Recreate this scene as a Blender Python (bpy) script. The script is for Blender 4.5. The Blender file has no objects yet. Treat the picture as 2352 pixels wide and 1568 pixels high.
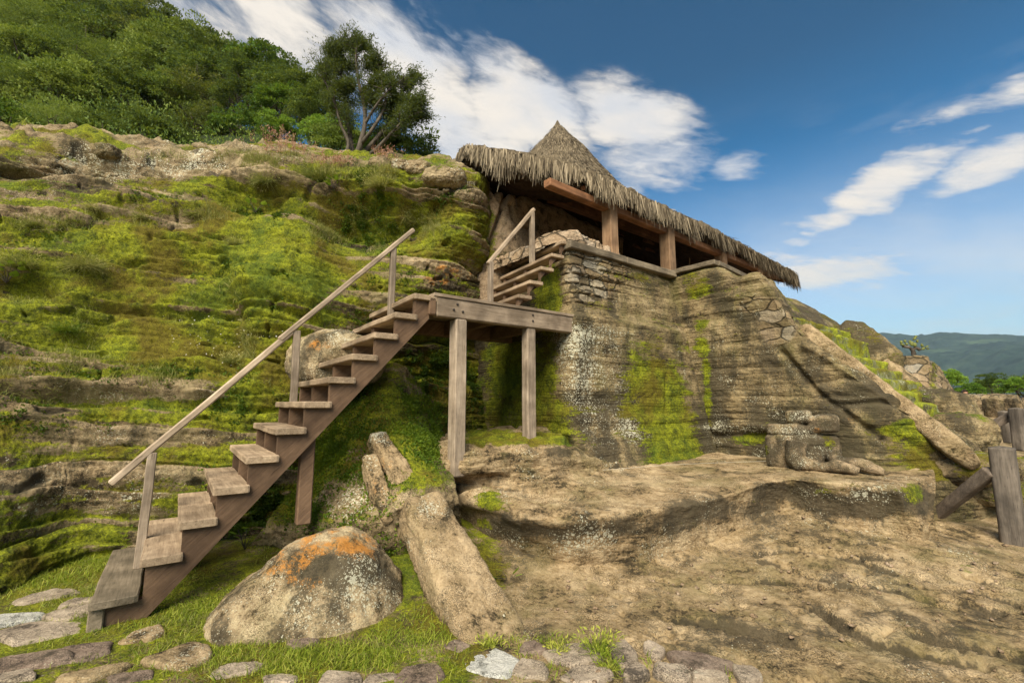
import bpy, math, random
import numpy as np
from mathutils import Vector, Matrix

# ------------------------------------------------------------------ camera, world, sun, exposure
SC = bpy.context.scene
COL = SC.collection
FPX = 1045.0                       # focal length in pixels of a 2352 px wide picture
PITCH = math.atan(144 / 1045)
CP, SP = math.cos(PITCH), math.sin(PITCH)
CAMZ = 1.6
cam_d = bpy.data.cameras.new('camera')
cam_d.sensor_width = 36; cam_d.lens = FPX / 2352 * 36
cam_d.clip_start = 0.05; cam_d.clip_end = 20000
cam = bpy.data.objects.new('camera', cam_d); COL.objects.link(cam)
cam.location = (0, 0, CAMZ); cam.rotation_euler = (math.pi / 2 + PITCH, 0, 0)
SC.camera = cam
SC.view_settings.view_transform = 'Standard'; SC.view_settings.look = 'None'
SC.view_settings.gamma = 1; SC.view_settings.exposure = 1.06
SC.cycles.max_bounces = 6; SC.cycles.diffuse_bounces = 4; SC.cycles.glossy_bounces = 2
SC.cycles.transmission_bounces = 3; SC.cycles.transparent_max_bounces = 6
SC.cycles.use_denoising = True
SUN_EL, SUN_AZ = 44.0, 196.0        # azimuth clockwise from +Y: the sun stands behind the camera, a little left
SKY_STR = 0.115
sun_d = bpy.data.lights.new('sun', 'SUN'); sun_d.energy = 4.3; sun_d.angle = math.radians(42)
sun_d.color = (1.0, 0.90, 0.72)
sun = bpy.data.objects.new('sun', sun_d); COL.objects.link(sun)
_a, _e = math.radians(SUN_AZ), math.radians(SUN_EL)
_sd = Vector((math.sin(_a) * math.cos(_e), math.cos(_a) * math.cos(_e), math.sin(_e)))
sun.rotation_euler = _sd.to_track_quat('Z', 'Y').to_euler(); sun.location = (0, 0, 30)

# ------------------------------------------------------------------ node helper
class NT:
    def __init__(s, tree):
        s.t = tree; s.n = tree.nodes; s.l = tree.links
    def new(s, typ, **kw):
        n = s.n.new(typ)
        for k, v in kw.items(): setattr(n, k, v)
        return n
    def put(s, sock, v):
        if isinstance(v, bpy.types.NodeSocket): s.l.new(v, sock)
        elif v is not None:
            if isinstance(v, (tuple, list)) and len(v) == 3 and sock.type == 'RGBA': v = (*v, 1)
            sock.default_value = v
    def math(s, op, a, b=None, c=None, clamp=False):
        n = s.new('ShaderNodeMath', operation=op, use_clamp=clamp)
        s.put(n.inputs[0], a); s.put(n.inputs[1], b)
        if c is not None: s.put(n.inputs[2], c)
        return n.outputs[0]
    def vmath(s, op, a, b=None):
        n = s.new('ShaderNodeVectorMath', operation=op)
        s.put(n.inputs[0], a)
        if b is not None: s.put(n.inputs[1], b)
        return n.outputs['Value'] if op in ('LENGTH', 'DOT_PRODUCT', 'DISTANCE') else n.outputs[0]
    def map(s, v, a, b, c=0.0, d=1.0, smooth=True):
        n = s.new('ShaderNodeMapRange', interpolation_type='SMOOTHSTEP' if smooth else 'LINEAR')
        for i, x in enumerate((v, a, b, c, d)): s.put(n.inputs[i], x)
        return n.outputs[0]
    def mix(s, f, a, b, blend='MIX'):
        n = s.new('ShaderNodeMix', data_type='RGBA', blend_type=blend, clamp_factor=True)
        s.put(n.inputs[0], f); s.put(n.inputs[6], a); s.put(n.inputs[7], b)
        return n.outputs[2]
    def noise(s, vec, scale, detail=6, rough=0.55, dist=0.0):
        n = s.new('ShaderNodeTexNoise')
        s.put(n.inputs['Vector'], vec); s.put(n.inputs['Scale'], scale); s.put(n.inputs['Detail'], detail)
        s.put(n.inputs['Roughness'], rough); s.put(n.inputs['Distortion'], dist)
        return n.outputs[0]
    def noisec(s, vec, scale, detail=3):
        n = s.new('ShaderNodeTexNoise')
        s.put(n.inputs['Vector'], vec); s.put(n.inputs['Scale'], scale); s.put(n.inputs['Detail'], detail)
        return n.outputs[1]
    def voro(s, vec, scale, feature='F1', rnd=1.0):
        n = s.new('ShaderNodeTexVoronoi', feature=feature)
        s.put(n.inputs['Vector'], vec); s.put(n.inputs['Scale'], scale); s.put(n.inputs['Randomness'], rnd)
        return n
    def ramp(s, f, stops):
        n = s.new('ShaderNodeValToRGB'); cr = n.color_ramp
        while len(cr.elements) < len(stops): cr.elements.new(0.5)
        for e, (p, c) in zip(cr.elements, stops):
            e.position = p; e.color = (*c, 1)
        s.put(n.inputs[0], f)
        return n.outputs[0]
    def attr(s, name):
        return s.new('ShaderNodeAttribute', attribute_name=name).outputs['Fac']
    def scale(s, vec, k):
        return s.vmath('MULTIPLY', vec, k)

# ------------------------------------------------------------------ world: sky with clouds
def build_world():
    w = bpy.data.worlds.new('World'); SC.world = w; w.use_nodes = True
    t = NT(w.node_tree); t.n.clear()
    out = t.new('ShaderNodeOutputWorld'); bg = t.new('ShaderNodeBackground')
    sky = t.new('ShaderNodeTexSky'); sky.sky_type = 'NISHITA'; sky.sun_disc = False
    sky.sun_elevation = math.radians(SUN_EL); sky.sun_rotation = math.radians(SUN_AZ)
    sky.air_density = 1.0; sky.dust_density = 0.6; sky.ozone_density = 2.0; sky.altitude = 1700
    geo = t.new('ShaderNodeTexCoord'); d = geo.outputs['Generated']
    sep = t.new('ShaderNodeSeparateXYZ'); t.put(sep.inputs[0], d)
    x, y, z = sep.outputs
    az = t.math('ARCTAN2', x, y); el = t.math('ARCSINE', z)
    # deep polarised blue: raise the contrast of the sky colour away from the horizon
    hs = t.new('ShaderNodeHueSaturation'); t.put(hs.inputs['Saturation'], 1.62); t.put(hs.inputs['Color'], sky.outputs[0])
    deep = t.map(el, 0.10, 0.62, 1.0, 0.44, smooth=False)
    gc = t.new('ShaderNodeCombineXYZ'); t.put(gc.inputs[0], t.math('MULTIPLY', deep, 0.27)); t.put(gc.inputs[1], t.math('MULTIPLY', deep, 1.06)); t.put(gc.inputs[2], t.math('MULTIPLY', deep, .88))
    skyc = t.mix(1.0, hs.outputs[0], gc.outputs[0], 'MULTIPLY')
    # cloud shapes laid out on the dome by azimuth / elevation
    p = t.new('ShaderNodeCombineXYZ'); t.put(p.inputs[0], az); t.put(p.inputs[1], el)
    P = p.outputs[0]
    rt = t.new('ShaderNodeMapping'); rt.inputs['Rotation'].default_value = (0, 0, math.radians(14)); t.put(rt.inputs['Vector'], P)
    Pr = t.scale(rt.outputs[0], (1, 2.6, 1))
    warp = t.noisec(P, 3.2, 4)
    warp2 = t.noisec(Pr, 9.0, 6)
    Pw = t.vmath('ADD', P, t.scale(t.vmath('SUBTRACT', warp, (0.5, 0.5, 0.5)), (0.17, 0.10, 0)))
    Pw = t.vmath('ADD', Pw, t.scale(t.vmath('SUBTRACT', warp2, (0.5, 0.5, 0.5)), (0.11, 0.045, 0)))
    def ell(px, py, ra, rb, ang, soft, amp):
        u = (px - 1176) / FPX; v = (784 - py) / FPX
        dx, dy, dz = u, CP - SP * v, SP + CP * v
        A = math.atan2(dx, dy); E = math.asin(dz / math.sqrt(dx * dx + dy * dy + dz * dz))
        m = t.new('ShaderNodeMapping', vector_type='TEXTURE')
        m.inputs['Location'].default_value = (A, E, 0); m.inputs['Rotation'].default_value = (0, 0, math.radians(ang))
        m.inputs['Scale'].default_value = (ra, rb, 1)
        t.put(m.inputs['Vector'], Pw)
        L = t.vmath('LENGTH', m.outputs[0])
        return t.map(L, 1.0, 1.0 - soft, 0.0, amp)
    E = [(400, -10, .30, .075, -14, .9, .75), (640, 60, .34, .12, -20, .9, .9), (960, 190, .32, .13, -30, .85, 1.15), (1200, 265, .27, .13, -24, .8, 1.15),
         (1440, 270, .22, .095, -14, .8, 1.1), (1120, 350, .26, .12, -10, .8, 1.0), (1500, 360, .24, .08, -10, .9, .7),
         (1680, 378, .12, .05, -8, .95, .95), (2010, 440, .19, .055, 13, .85, 1.0), (2280, 400, .16, .06, 8, .9, .85), (2330, 235, .14, .04, -6, .9, .85),
         (1500, 430, .22, .05, -10, .95, .45), (1840, 545, .07, .022, 12, .9, .55), (1890, 635, .24, .075, -4, .85, 1.05), (1800, 600, .10, .05, -10, .85, .7), (2150, 350, .12, .02, 8, .9, .4),
         (1960, 720, .22, .045, 0, .9, .75), (2250, 560, .16, .04, 5, .95, .25), (700, 190, .16, .05, -10, .9, .45), (1030, 330, .1, .09, -40, .9, .55)]
    tot = None
    for e in E:
        v = ell(*e); tot = v if tot is None else t.math('MAXIMUM', tot, v)
    wisp = t.noise(Pr, 4.2, 9, 0.60, .6)
    fine = t.noise(t.scale(Pr, (1, 1.5, 1)), 15.0, 8, 0.65, .4)
    body = t.math('ADD', tot, t.math('ADD', t.math('MULTIPLY', t.math('SUBTRACT', wisp, .5), 2.1), t.math('MULTIPLY', t.math('SUBTRACT', fine, .5), 1.1)))
    body = t.math('MULTIPLY', t.map(body, .05, 1.15), t.map(tot, .0, .30))
    veil = t.math('MULTIPLY', t.map(t.noise(t.scale(P, (1, 4.5, 1)), 3.5, 8, 0.6), 0.47, 0.78, 0, .40), t.map(el, 0.60, 0.25, 0, 1))
    low = t.math('MULTIPLY', t.map(el, 0.50, 0.03, 0, 1.0), t.map(wisp, .3, .7, .75, 1.05))
    fac = t.math('MAXIMUM', t.math('MAXIMUM', body, veil), low)
    fac = t.math('MINIMUM', fac, 1.0)
    shade = t.map(t.noise(Pr, 2.6, 6), 0.32, 0.62, 0.25, 1.0)
    cc = t.mix(shade, (2.5, 2.75, 3.2), (4.1, 3.75, 3.3))
    cc = t.mix(t.map(el, 0.30, 0.05), cc, (2.7, 3.1, 3.15))
    final = t.mix(fac, skyc, cc)
    t.put(bg.inputs[0], final); bg.inputs[1].default_value = SKY_STR
    t.l.new(bg.outputs[0], out.inputs[0])
build_world()

# ------------------------------------------------------------------ maths helpers
def ray(px, py):
    u = (px - 1176) / FPX; v = (784 - py) / FPX
    return np.array([u, CP - v * SP, SP + v * CP])
def PY(px, py, Y):                 # point seen there at forward distance Y
    d = ray(px, py); p = d * (Y / d[1]); p[2] += CAMZ; return p
def PZ(px, py, z):                 # point seen there at height z
    d = ray(px, py); p = d * ((z - CAMZ) / d[2]); p[2] += CAMZ; return p
def PN(px, py, n, c):              # point seen there on the vertical plane n.P = c
    d = ray(px, py); p = d * (c / (n[0] * d[0] + n[1] * d[1])); p[2] += CAMZ; return p
def proj(P):
    x, y, z = P[..., 0], P[..., 1], P[..., 2] - CAMZ
    dep = np.maximum(y * CP + z * SP, 1e-3); up = -y * SP + z * CP
    return 1176 + FPX * x / dep, 784 - FPX * up / dep
def vnoise(P, seed=0):
    i = np.floor(P).astype(np.int64); f = P - i; f = f * f * (3 - 2 * f)
    def h(ox, oy, oz):
        n = (i[..., 0] + ox) * 374761393 + (i[..., 1] + oy) * 668265263 + (i[..., 2] + oz) * 1274126177 + seed * 974634777
        n &= 0xffffffff; n = (n ^ (n >> 13)) * 1103515245 & 0xffffffff; n = (n ^ (n >> 15)) * 2246822519 & 0xffffffff; n ^= n >> 13
        return (n & 0xffffff) / float(0xffffff)
    fx, fy, fz = f[..., 0], f[..., 1], f[..., 2]
    a = h(0,0,0)*(1-fx)+h(1,0,0)*fx; b = h(0,1,0)*(1-fx)+h(1,1,0)*fx
    c = h(0,0,1)*(1-fx)+h(1,0,1)*fx; d = h(0,1,1)*(1-fx)+h(1,1,1)*fx
    return (a*(1-fy)+b*fy)*(1-fz)+(c*(1-fy)+d*fy)*fz
def fbm(P, oct=5, seed=0, gain=0.5, lac=2.03):
    s = 0; a = 1; tot = 0; Q = np.array(P, dtype=float)
    for k in range(oct):
        s = s + a * (vnoise(Q, seed + k) * 2 - 1); tot += a; a *= gain; Q = Q * lac + 17.3
    return s / tot
def ridged(P, oct=4, seed=0):
    s = 0; a = 1; tot = 0; Q = np.array(P, dtype=float)
    for k in range(oct):
        s = s + a * (1 - np.abs(vnoise(Q, seed + k) * 2 - 1)); tot += a; a *= .5; Q = Q * 2.1 + 9.1
    return s / tot
def sstep(a, b, x):
    t = np.clip((x - a) / (b - a), 0, 1); return t * t * (3 - 2 * t)
def catmull(pts, n):
    pts = np.array(pts, float); k = len(pts)
    if k == 2:
        t = np.linspace(0, 1, n)[:, None]; return pts[0] * (1 - t) + pts[1] * t
    e = np.vstack([2 * pts[0] - pts[1], pts, 2 * pts[-1] - pts[-2]])
    u = np.linspace(0, k - 1, n); i = np.clip(u.astype(int), 0, k - 2); f = (u - i)[:, None]
    p0, p1, p2, p3 = e[i], e[i + 1], e[i + 2], e[i + 3]
    return 0.5 * ((2 * p1) + (-p0 + p2) * f + (2 * p0 - 5 * p1 + 4 * p2 - p3) * f * f + (-p0 + 3 * p1 - 3 * p2 + p3) * f ** 3)
def linres(pts, n, even=True):
    pts = np.array(pts, float)
    L = np.r_[0, np.cumsum(np.linalg.norm(np.diff(pts, axis=0), axis=1))] if even else np.arange(len(pts))
    u = np.linspace(0, L[-1], n)
    return np.stack([np.interp(u, L, pts[:, k]) for k in range(pts.shape[1])], 1)
def resample(pts, n, sharp=False):
    f = linres(pts, n * 4, False) if sharp else catmull(pts, n * 4)
    return linres(f, n)
def patch(rows, nx, ny, sharp=False, sharp_v=False, keep=False):
    if keep: R = np.array([catmull(r, nx) if not sharp else linres(r, nx, False) for r in rows])
    else: R = np.array([resample(r, nx, sharp) for r in rows])
    out = np.zeros((ny, nx, 3))
    wts = np.r_[0, np.cumsum([np.linalg.norm(R[k + 1] - R[k], axis=1).mean() for k in range(len(R) - 1)])]
    u = np.interp(np.linspace(0, wts[-1], ny), wts, np.arange(len(R)))
    k = len(R); i = np.clip(u.astype(int), 0, k - 2); f = (u - i)[:, None, None]
    if sharp_v or k == 2: return R[i] * (1 - f) + R[i + 1] * f
    e = np.concatenate([[2 * R[0] - R[1]], R, [2 * R[-1] - R[-2]]])
    p0, p1, p2, p3 = e[i], e[i + 1], e[i + 2], e[i + 3]
    return 0.5 * ((2 * p1) + (-p0 + p2) * f + (2 * p0 - 5 * p1 + 4 * p2 - p3) * f * f + (-p0 + 3 * p1 - 3 * p2 + p3) * f ** 3)
def gnormals(V):
    du = np.gradient(V, axis=1); dv = np.gradient(V, axis=0)
    n = np.cross(du, dv); n /= np.linalg.norm(n, axis=2, keepdims=True) + 1e-9
    return n
def face_cam(V, n):                # orient grid normals towards where the camera stands
    d = np.array([0, 0, CAMZ]) - V
    s = np.sign((n * d).sum(2).mean()); return n * (s if s != 0 else 1)

# ------------------------------------------------------------------ object helpers
def link(name, me, parent=None, mat=None):
    o = bpy.data.objects.new(name, me); COL.objects.link(o)
    if parent: o.parent = parent
    if mat is not None:
        me.materials.clear(); me.materials.append(mat)
    return o
def tag(o, label=None, cat=None, group=None, kind=None):
    if label: o['label'] = label
    if cat: o['category'] = cat
    if group: o['group'] = group
    if kind: o['kind'] = kind
    return o
def empty(name, loc=(0, 0, 0)):
    o = bpy.data.objects.new(name, None); COL.objects.link(o); o.location = loc
    o.empty_display_size = 0.1
    bpy.context.view_layer.update()
    return o
def raw_mesh(name, verts, loops, sizes, attrs=None, smooth=True):
    me = bpy.data.meshes.new(name)
    verts = np.asarray(verts, np.float32); loops = np.asarray(loops, np.int32).ravel(); sizes = np.asarray(sizes, np.int32)
    me.vertices.add(len(verts)); me.vertices.foreach_set('co', verts.ravel())
    me.loops.add(len(loops)); me.loops.foreach_set('vertex_index', loops)
    me.polygons.add(len(sizes)); me.polygons.foreach_set('loop_start', np.r_[0, np.cumsum(sizes)[:-1]].astype(np.int32))
    me.polygons.foreach_set('loop_total', sizes)
    me.polygons.foreach_set('use_smooth', np.full(len(sizes), smooth))
    me.update(calc_edges=True); me.validate()
    for k, v in (attrs or {}).items():
        a = me.attributes.new(k, 'FLOAT', 'POINT'); a.data.foreach_set('value', np.asarray(v, np.float32).ravel())
    return me
def grid_faces(ny, nx, flip=False, off=0, wrap=False):
    i = np.arange(ny * nx).reshape(ny, nx) + off
    if wrap: i = np.hstack([i, i[:, :1]])
    a, b, c, d = i[:-1, :-1], i[:-1, 1:], i[1:, 1:], i[1:, :-1]
    q = np.stack([a, d, c, b] if not flip else [a, b, c, d], -1).reshape(-1, 4)
    return q
def grid_obj(name, V, mat, parent=None, attrs=None, flip=False, wrap=False, smooth=True):
    ny, nx = V.shape[:2]; q = grid_faces(ny, nx, flip, wrap=wrap)
    me = raw_mesh(name, V.reshape(-1, 3), q, np.full(len(q), 4), attrs, smooth)
    return link(name, me, parent, mat)
class MB:
    """collects solid shapes that become one mesh"""
    def __init__(s): s.v = []; s.l = []; s.s = []; s.n = 0; s.a = []
    def add(s, verts, faces, tint=None):
        verts = np.asarray(verts, float); s.v.append(verts)
        for f in faces: s.l.extend([i + s.n for i in f]); s.s.append(len(f))
        s.a.append(np.full(len(verts), random.random() if tint is None else tint))
        s.n += len(verts)
    def beam(s, p, q, w, h, up=(0, 0, 1), bev=0.012, jit=0.0, seg=6):
        """bevelled timber from p to q; w across, h along up; chamfered section, slightly irregular"""
        p, q = np.array(p, float), np.array(q, float); d = q - p; L = np.linalg.norm(d); d /= L
        up = np.array(up, float); sd = np.cross(d, up); sd /= np.linalg.norm(sd); u = np.cross(sd, d)
        b = min(bev, w * .3, h * .3)
        sec = [(-w/2+b,-h/2),(w/2-b,-h/2),(w/2,-h/2+b),(w/2,h/2-b),(w/2-b,h/2),(-w/2+b,h/2),(-w/2,h/2-b),(-w/2,-h/2+b)]
        st = [0, b / L] + [k / seg for k in range(1, seg)] + [1 - b / L, 1]
        vs = []; rs = np.random.RandomState(int(abs(p.sum() * 1000)) % 9999)
        for k, t in enumerate(st):
            sc = 1 - (b / min(w, h) * 1.2 if k in (0, len(st) - 1) else 0)
            j = rs.normal(0, jit, 2) if 1 < k < len(st) - 2 else (0, 0)
            for (a, c) in sec: vs.append(p + d * L * t + sd * (a * sc + j[0]) + u * (c * sc + j[1]))
        n = len(sec); F = [tuple(range(n))[::-1], tuple(range((len(st)-1)*n, len(st)*n))]
        for k in range(len(st) - 1):
            for i in range(n):
                a, bb = k*n+i, k*n+(i+1) % n; F.append((a, bb, bb+n, a+n))
        s.add(vs, F)
    def tube(s, pts, rad, n=8, noise=0.0):
        pts = [np.array(p, float) for p in pts]; ring = []
        ref = np.array([.31, .2, .93])
        rs = np.random.RandomState(len(pts) + int(abs(pts[0].sum() * 777)) % 999)
        for k, p in enumerate(pts):
            d = pts[min(k+1, len(pts)-1)] - pts[max(k-1, 0)]; d /= np.linalg.norm(d) + 1e-9
            a = np.cross(d, ref); a /= np.linalg.norm(a) + 1e-9; b = np.cross(d, a)
            for i in range(n):
                t = 2 * math.pi * i / n; r = rad[k] * (1 + rs.uniform(-noise, noise))
                ring.append(p + (a * math.cos(t) + b * math.sin(t)) * r)
        m = len(pts); F = [tuple(range(n)), tuple(range((m-1)*n, m*n))[::-1]]
        for k in range(m-1):
            for i in range(n):
                a, b = k*n+i, k*n+(i+1) % n; F.append((a, a+n, b+n, b))
        s.add(ring, F)
    def prism(s, poly, d):
        """polygon (3d points, planar) extruded by vector d"""
        poly = [np.array(p, float) for p in poly]; n = len(poly); d = np.array(d, float)
        F = [tuple(range(n)), tuple(range(n, 2*n))[::-1]] + [(i, i+n, (i+1) % n + n, (i+1) % n) for i in range(n)]
        s.add(poly + [p + d for p in poly], F)
    def build(s, name, mat, parent=None, smooth=False):
        me = raw_mesh(name, np.vstack(s.v), s.l, s.s, {'tint': np.concatenate(s.a)}, smooth)
        import bmesh
        bm = bmesh.new(); bm.from_mesh(me); bmesh.ops.recalc_face_normals(bm, faces=bm.faces); bm.to_mesh(me); bm.free()
        return link(name, me, parent, mat)

# ------------------------------------------------------------------ materials
def mat_base(name):
    m = bpy.data.materials.new(name); m.use_nodes = True; t = NT(m.node_tree); t.n.clear()
    out = t.new('ShaderNodeOutputMaterial'); b = t.new('ShaderNodeBsdfPrincipled')
    b.inputs['Specular IOR Level'].default_value = 0.25
    t.l.new(b.outputs[0], out.inputs[0])
    return m, t, b, out
def rock_mat(name, dark=(.055, .040, .020), mid=(.27, .19, .095), light=(.50, .39, .235), moss=0.0, pale=0.0, orange=0.0, stain=0.0,
             strata=4.0, sc=1.0, masonry=False, bump=1.0, mossdark=(.026, .040, .003), mosslight=(.245, .262, .010), slopek=0.25, grey=0.0, algae=.45):
    m, t, b, out = mat_base(name)
    tc = t.new('ShaderNodeTexCoord'); P = tc.outputs['Object']
    g = t.new('ShaderNodeNewGeometry'); nz = t.new('ShaderNodeSeparateXYZ'); t.put(nz.inputs[0], g.outputs['Normal']); nz = nz.outputs[2]
    Ps = t.scale(P, (1, 1, strata))
    n1 = t.noise(Ps, 1.3 * sc, 8, .6); n2 = t.noise(Ps, 6 * sc, 8, .68); n3 = t.noise(P, 34 * sc, 5, .7); n4 = t.noise(P, 95 * sc, 3, .7)
    v = t.math('ADD', t.math('MULTIPLY', n1, .34), t.math('MULTIPLY', n2, .34))
    v = t.math('ADD', v, t.math('MULTIPLY', n3, .32))
    v = t.math('ADD', t.math('MULTIPLY', t.math('SUBTRACT', v, .5), 1.45), .5)
    v = t.math('ADD', v, t.math('MULTIPLY', t.math('SUBTRACT', t.noise(P, 3.1 * sc, 5, .7), .5), .45))
    col = t.ramp(v, [(.38, dark), (.455, mid), (.54, tuple(.5*(a+c) for a, c in zip(mid, light))), (.61, light)])
    if grey > 0:
        gm = t.map(t.noise(P, 2.1 * sc, 6, .6), .42, .62)
        col = t.mix(t.math('MULTIPLY', gm, grey), col, (.22, .20, .17))
    # dark pits and grains
    pit = t.map(n4, .42, .56, .34, 1.12)
    col = t.mix(t.map(t.noise(P, 4.0 * sc, 5, .65), .40, .60, .10, 1.0), col, t.mix(1.0, col, pit, 'MULTIPLY'))
    film = t.math('ADD', t.noise(t.scale(P, (1, 1, .6)), 1.7 * sc, 7, .65), t.math('MULTIPLY', t.math('SUBTRACT', n3, .5), .4))
    col = t.mix(t.map(film, .44, .66, 0, algae), col, (.105, .098, .028))
    if algae > .3:
        sk = t.noise(t.scale(P, (5, 5, .45)), 1.0 * sc, 6, .65)
        col = t.mix(t.map(sk, .54, .72, 0, .55), col, (.055, .045, .022))
    # black biofilm from noise, plus darkening wherever the dark attribute is raised
    st = t.math('ADD', t.noise(t.scale(P, (1.6, 1.6, .8)), 1.4 * sc, 7, .62), t.math('MULTIPLY', t.attr('dark'), .35))
    st = t.math('ADD', t.math('ADD', st, t.math('MULTIPLY', t.math('SUBTRACT', n3, .5), .55)), stain)
    col = t.mix(t.map(st, .53, .68, 0, .82), col, (.040, .033, .020))
    joint = None
    if masonry:
        warp = t.scale(t.vmath('SUBTRACT', t.noisec(P, 3.0, 3), (.5, .5, .5)), (.18, .18, .18))
        pm = t.scale(t.vmath('ADD', P, warp), (3.0, 3.0, 6.2))
        vd = t.voro(pm, 1.0, 'DISTANCE_TO_EDGE').outputs['Distance']
        vc = t.voro(pm, 1.0).outputs['Color']
        joint = t.math('MULTIPLY', t.map(vd, .07, .015), t.map(t.attr('masonry'), .35, .65))
        mm = t.map(t.attr('masonry'), .35, .65)
        sepc = t.new('ShaderNodeSeparateColor'); t.put(sepc.inputs[0], vc)
        stone = t.ramp(sepc.outputs[0], [(0, (.10, .07, .04)), (.35, (.24, .17, .09)), (.7, (.36, .25, .15)), (1, (.42, .40, .34))])
        col = t.mix(t.math('MULTIPLY', mm, .40), col, stone)
        col = t.mix(t.math('MULTIPLY', joint, .75), col, (.025, .022, .012))
    # pale lichen: round spots of many sizes where the patch noise allows
    Pl = t.vmath('ADD', P, t.scale(t.vmath('SUBTRACT', t.noisec(P, 30, 2), (.5, .5, .5)), (.03, .03, .03)))
    pm1 = t.math('ADD', t.math('ADD', t.noise(P, 2.3 * sc, 6, .6), t.math('MULTIPLY', t.attr('pale'), .30)), pale)
    sp = t.map(t.voro(Pl, 17 * sc).outputs['Distance'], t.map(pm1, .54, .95, .02, .55, False), t.map(pm1, .54, .95, .0, .38, False))
    sp2 = t.map(t.voro(Pl, 46 * sc).outputs['Distance'], t.map(pm1, .48, .92, .03, .60, False), t.map(pm1, .48, .92, .0, .42, False))
    plc = t.mix(t.noise(P, 12, 3), (.42, .42, .30), (.62, .58, .45))
    pf = t.math('MULTIPLY', t.math('MAXIMUM', sp, sp2), t.map(n4, .35, .55, .35, 1))
    col = t.mix(t.math('MULTIPLY', pf, .85), col, plc)
    # orange lichen
    om = t.math('ADD', t.math('ADD', t.noise(P, 4.5 * sc, 9, .68), t.math('MULTIPLY', t.attr('orange'), .34)), orange)
    om = t.math('ADD', om, t.math('MULTIPLY', t.math('SUBTRACT', n3, .5), .45)); om = t.math('ADD', om, t.math('MULTIPLY', t.math('SUBTRACT', n2, .5), .65)); om = t.math('ADD', om, t.math('MULTIPLY', t.math('SUBTRACT', n4, .5), .5))
    col = t.mix(t.map(om, .70, .90, 0, .85), col, t.mix(n2, (.30, .12, .02), (.58, .25, .045)))
    # moss
    mo = t.math('ADD', t.math('MULTIPLY', t.noise(t.scale(P, (.7, .7, 2.4)), 2.0 * sc, 9, .62), 1.0), t.math('MULTIPLY', t.attr('moss'), .42))
    mo = t.math('ADD', mo, t.math('MULTIPLY', nz, slopek * .5))
    mo = t.math('ADD', t.math('ADD', mo, moss), t.math('MULTIPLY', t.math('SUBTRACT', n3, .5), .45)); mo = t.math('ADD', mo, t.math('MULTIPLY', t.math('SUBTRACT', n2, .5), .5))
    mf = t.map(mo, .66, .80)
    hue = t.noise(P, 1.1 * sc, 5, .6)
    mc = t.ramp(t.math('ADD', t.math('MULTIPLY', n3, .5), t.math('MULTIPLY', t.noise(P, 7 * sc, 6, .62), .5)),
                [(.36, mossdark), (.48, tuple(.45*(a+c) for a, c in zip(mossdark, mosslight))), (.60, mosslight)])
    mc = t.mix(t.map(hue, .47, .60, 0, .70), mc, (.105, .070, .008))
    mc = t.mix(t.map(hue, .46, .34, 0, .5), mc, (.060, .105, .010))
    mc = t.mix(1.0, mc, t.map(n4, .38, .58, .45, 1.15), 'MULTIPLY')
    col = t.mix(mf, col, mc)
    t.put(b.inputs['Base Color'], col); b.inputs['Roughness'].default_value = .92
    h = t.math('ADD', t.math('MULTIPLY', n2, .5), t.math('MULTIPLY', n3, .35))
    h = t.math('ADD', h, t.math('MULTIPLY', n4, .16))
    h = t.math('ADD', h, t.math('MULTIPLY', mf, .10))
    if joint is not None: h = t.math('SUBTRACT', h, t.math('MULTIPLY', joint, .8))
    bp = t.new('ShaderNodeBump'); bp.inputs['Strength'].default_value = .85 * bump; bp.inputs['Distance'].default_value = .05
    t.put(bp.inputs['Height'], h); t.put(b.inputs['Normal'], bp.outputs[0])
    return m
def wood_mat(name, dark, light, axis=None, rough=.8, scale=1.0):
    m, t, b, out = mat_base(name)
    tc = t.new('ShaderNodeTexCoord'); cmb = t.new('ShaderNodeCombineXYZ')
    for i in range(3): t.put(cmb.inputs[i], t.math('MULTIPLY', t.attr('tint'), 7.3 + i))
    P = t.vmath('ADD', tc.outputs['Object'], cmb.outputs[0])
    # express position along the grain direction
    ax = Vector(axis or (0, 0, 1)).normalized()
    dt = t.vmath('DOT_PRODUCT', P, tuple(ax))
    along = t.new('ShaderNodeVectorMath', operation='SCALE'); along.inputs[0].default_value = tuple(ax); t.put(along.inputs['Scale'], t.math('MULTIPLY', dt, .93))
    G = t.vmath('SUBTRACT', P, along.outputs[0])
    g1 = t.noise(G, 24 * scale, 7, .65, .4); g2 = t.noise(G, 90 * scale, 4, .6); blot = t.noise(P, 3.0, 6, .6); fine = t.noise(P, 60, 3, .6)
    v = t.math('ADD', t.math('MULTIPLY', g1, .5), t.math('MULTIPLY', g2, .25)); v = t.math('ADD', v, t.math('MULTIPLY', blot, .25))
    col = t.ramp(v, [(.36, dark), (.50, tuple(.5*(a+c) for a, c in zip(dark, light))), (.62, light)])
    col = t.mix(1.0, col, t.map(blot, .3, .7, .72, 1.15), 'MULTIPLY')
    col = t.mix(1.0, col, t.map(t.attr('tint'), 0, 1, .82, 1.12, False), 'MULTIPLY')
    crack = t.map(g2, .36, .30, 0, .7)
    col = t.mix(crack, col, tuple(c * .35 for c in dark))
    t.put(b.inputs['Base Color'], col); b.inputs['Roughness'].default_value = rough
    bp = t.new('ShaderNodeBump'); bp.inputs['Strength'].default_value = .5; bp.inputs['Distance'].default_value = .01
    t.put(bp.inputs['Height'], t.math('ADD', g1, t.math('MULTIPLY', fine, .3))); t.put(b.inputs['Normal'], bp.outputs[0])
    return m
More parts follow.
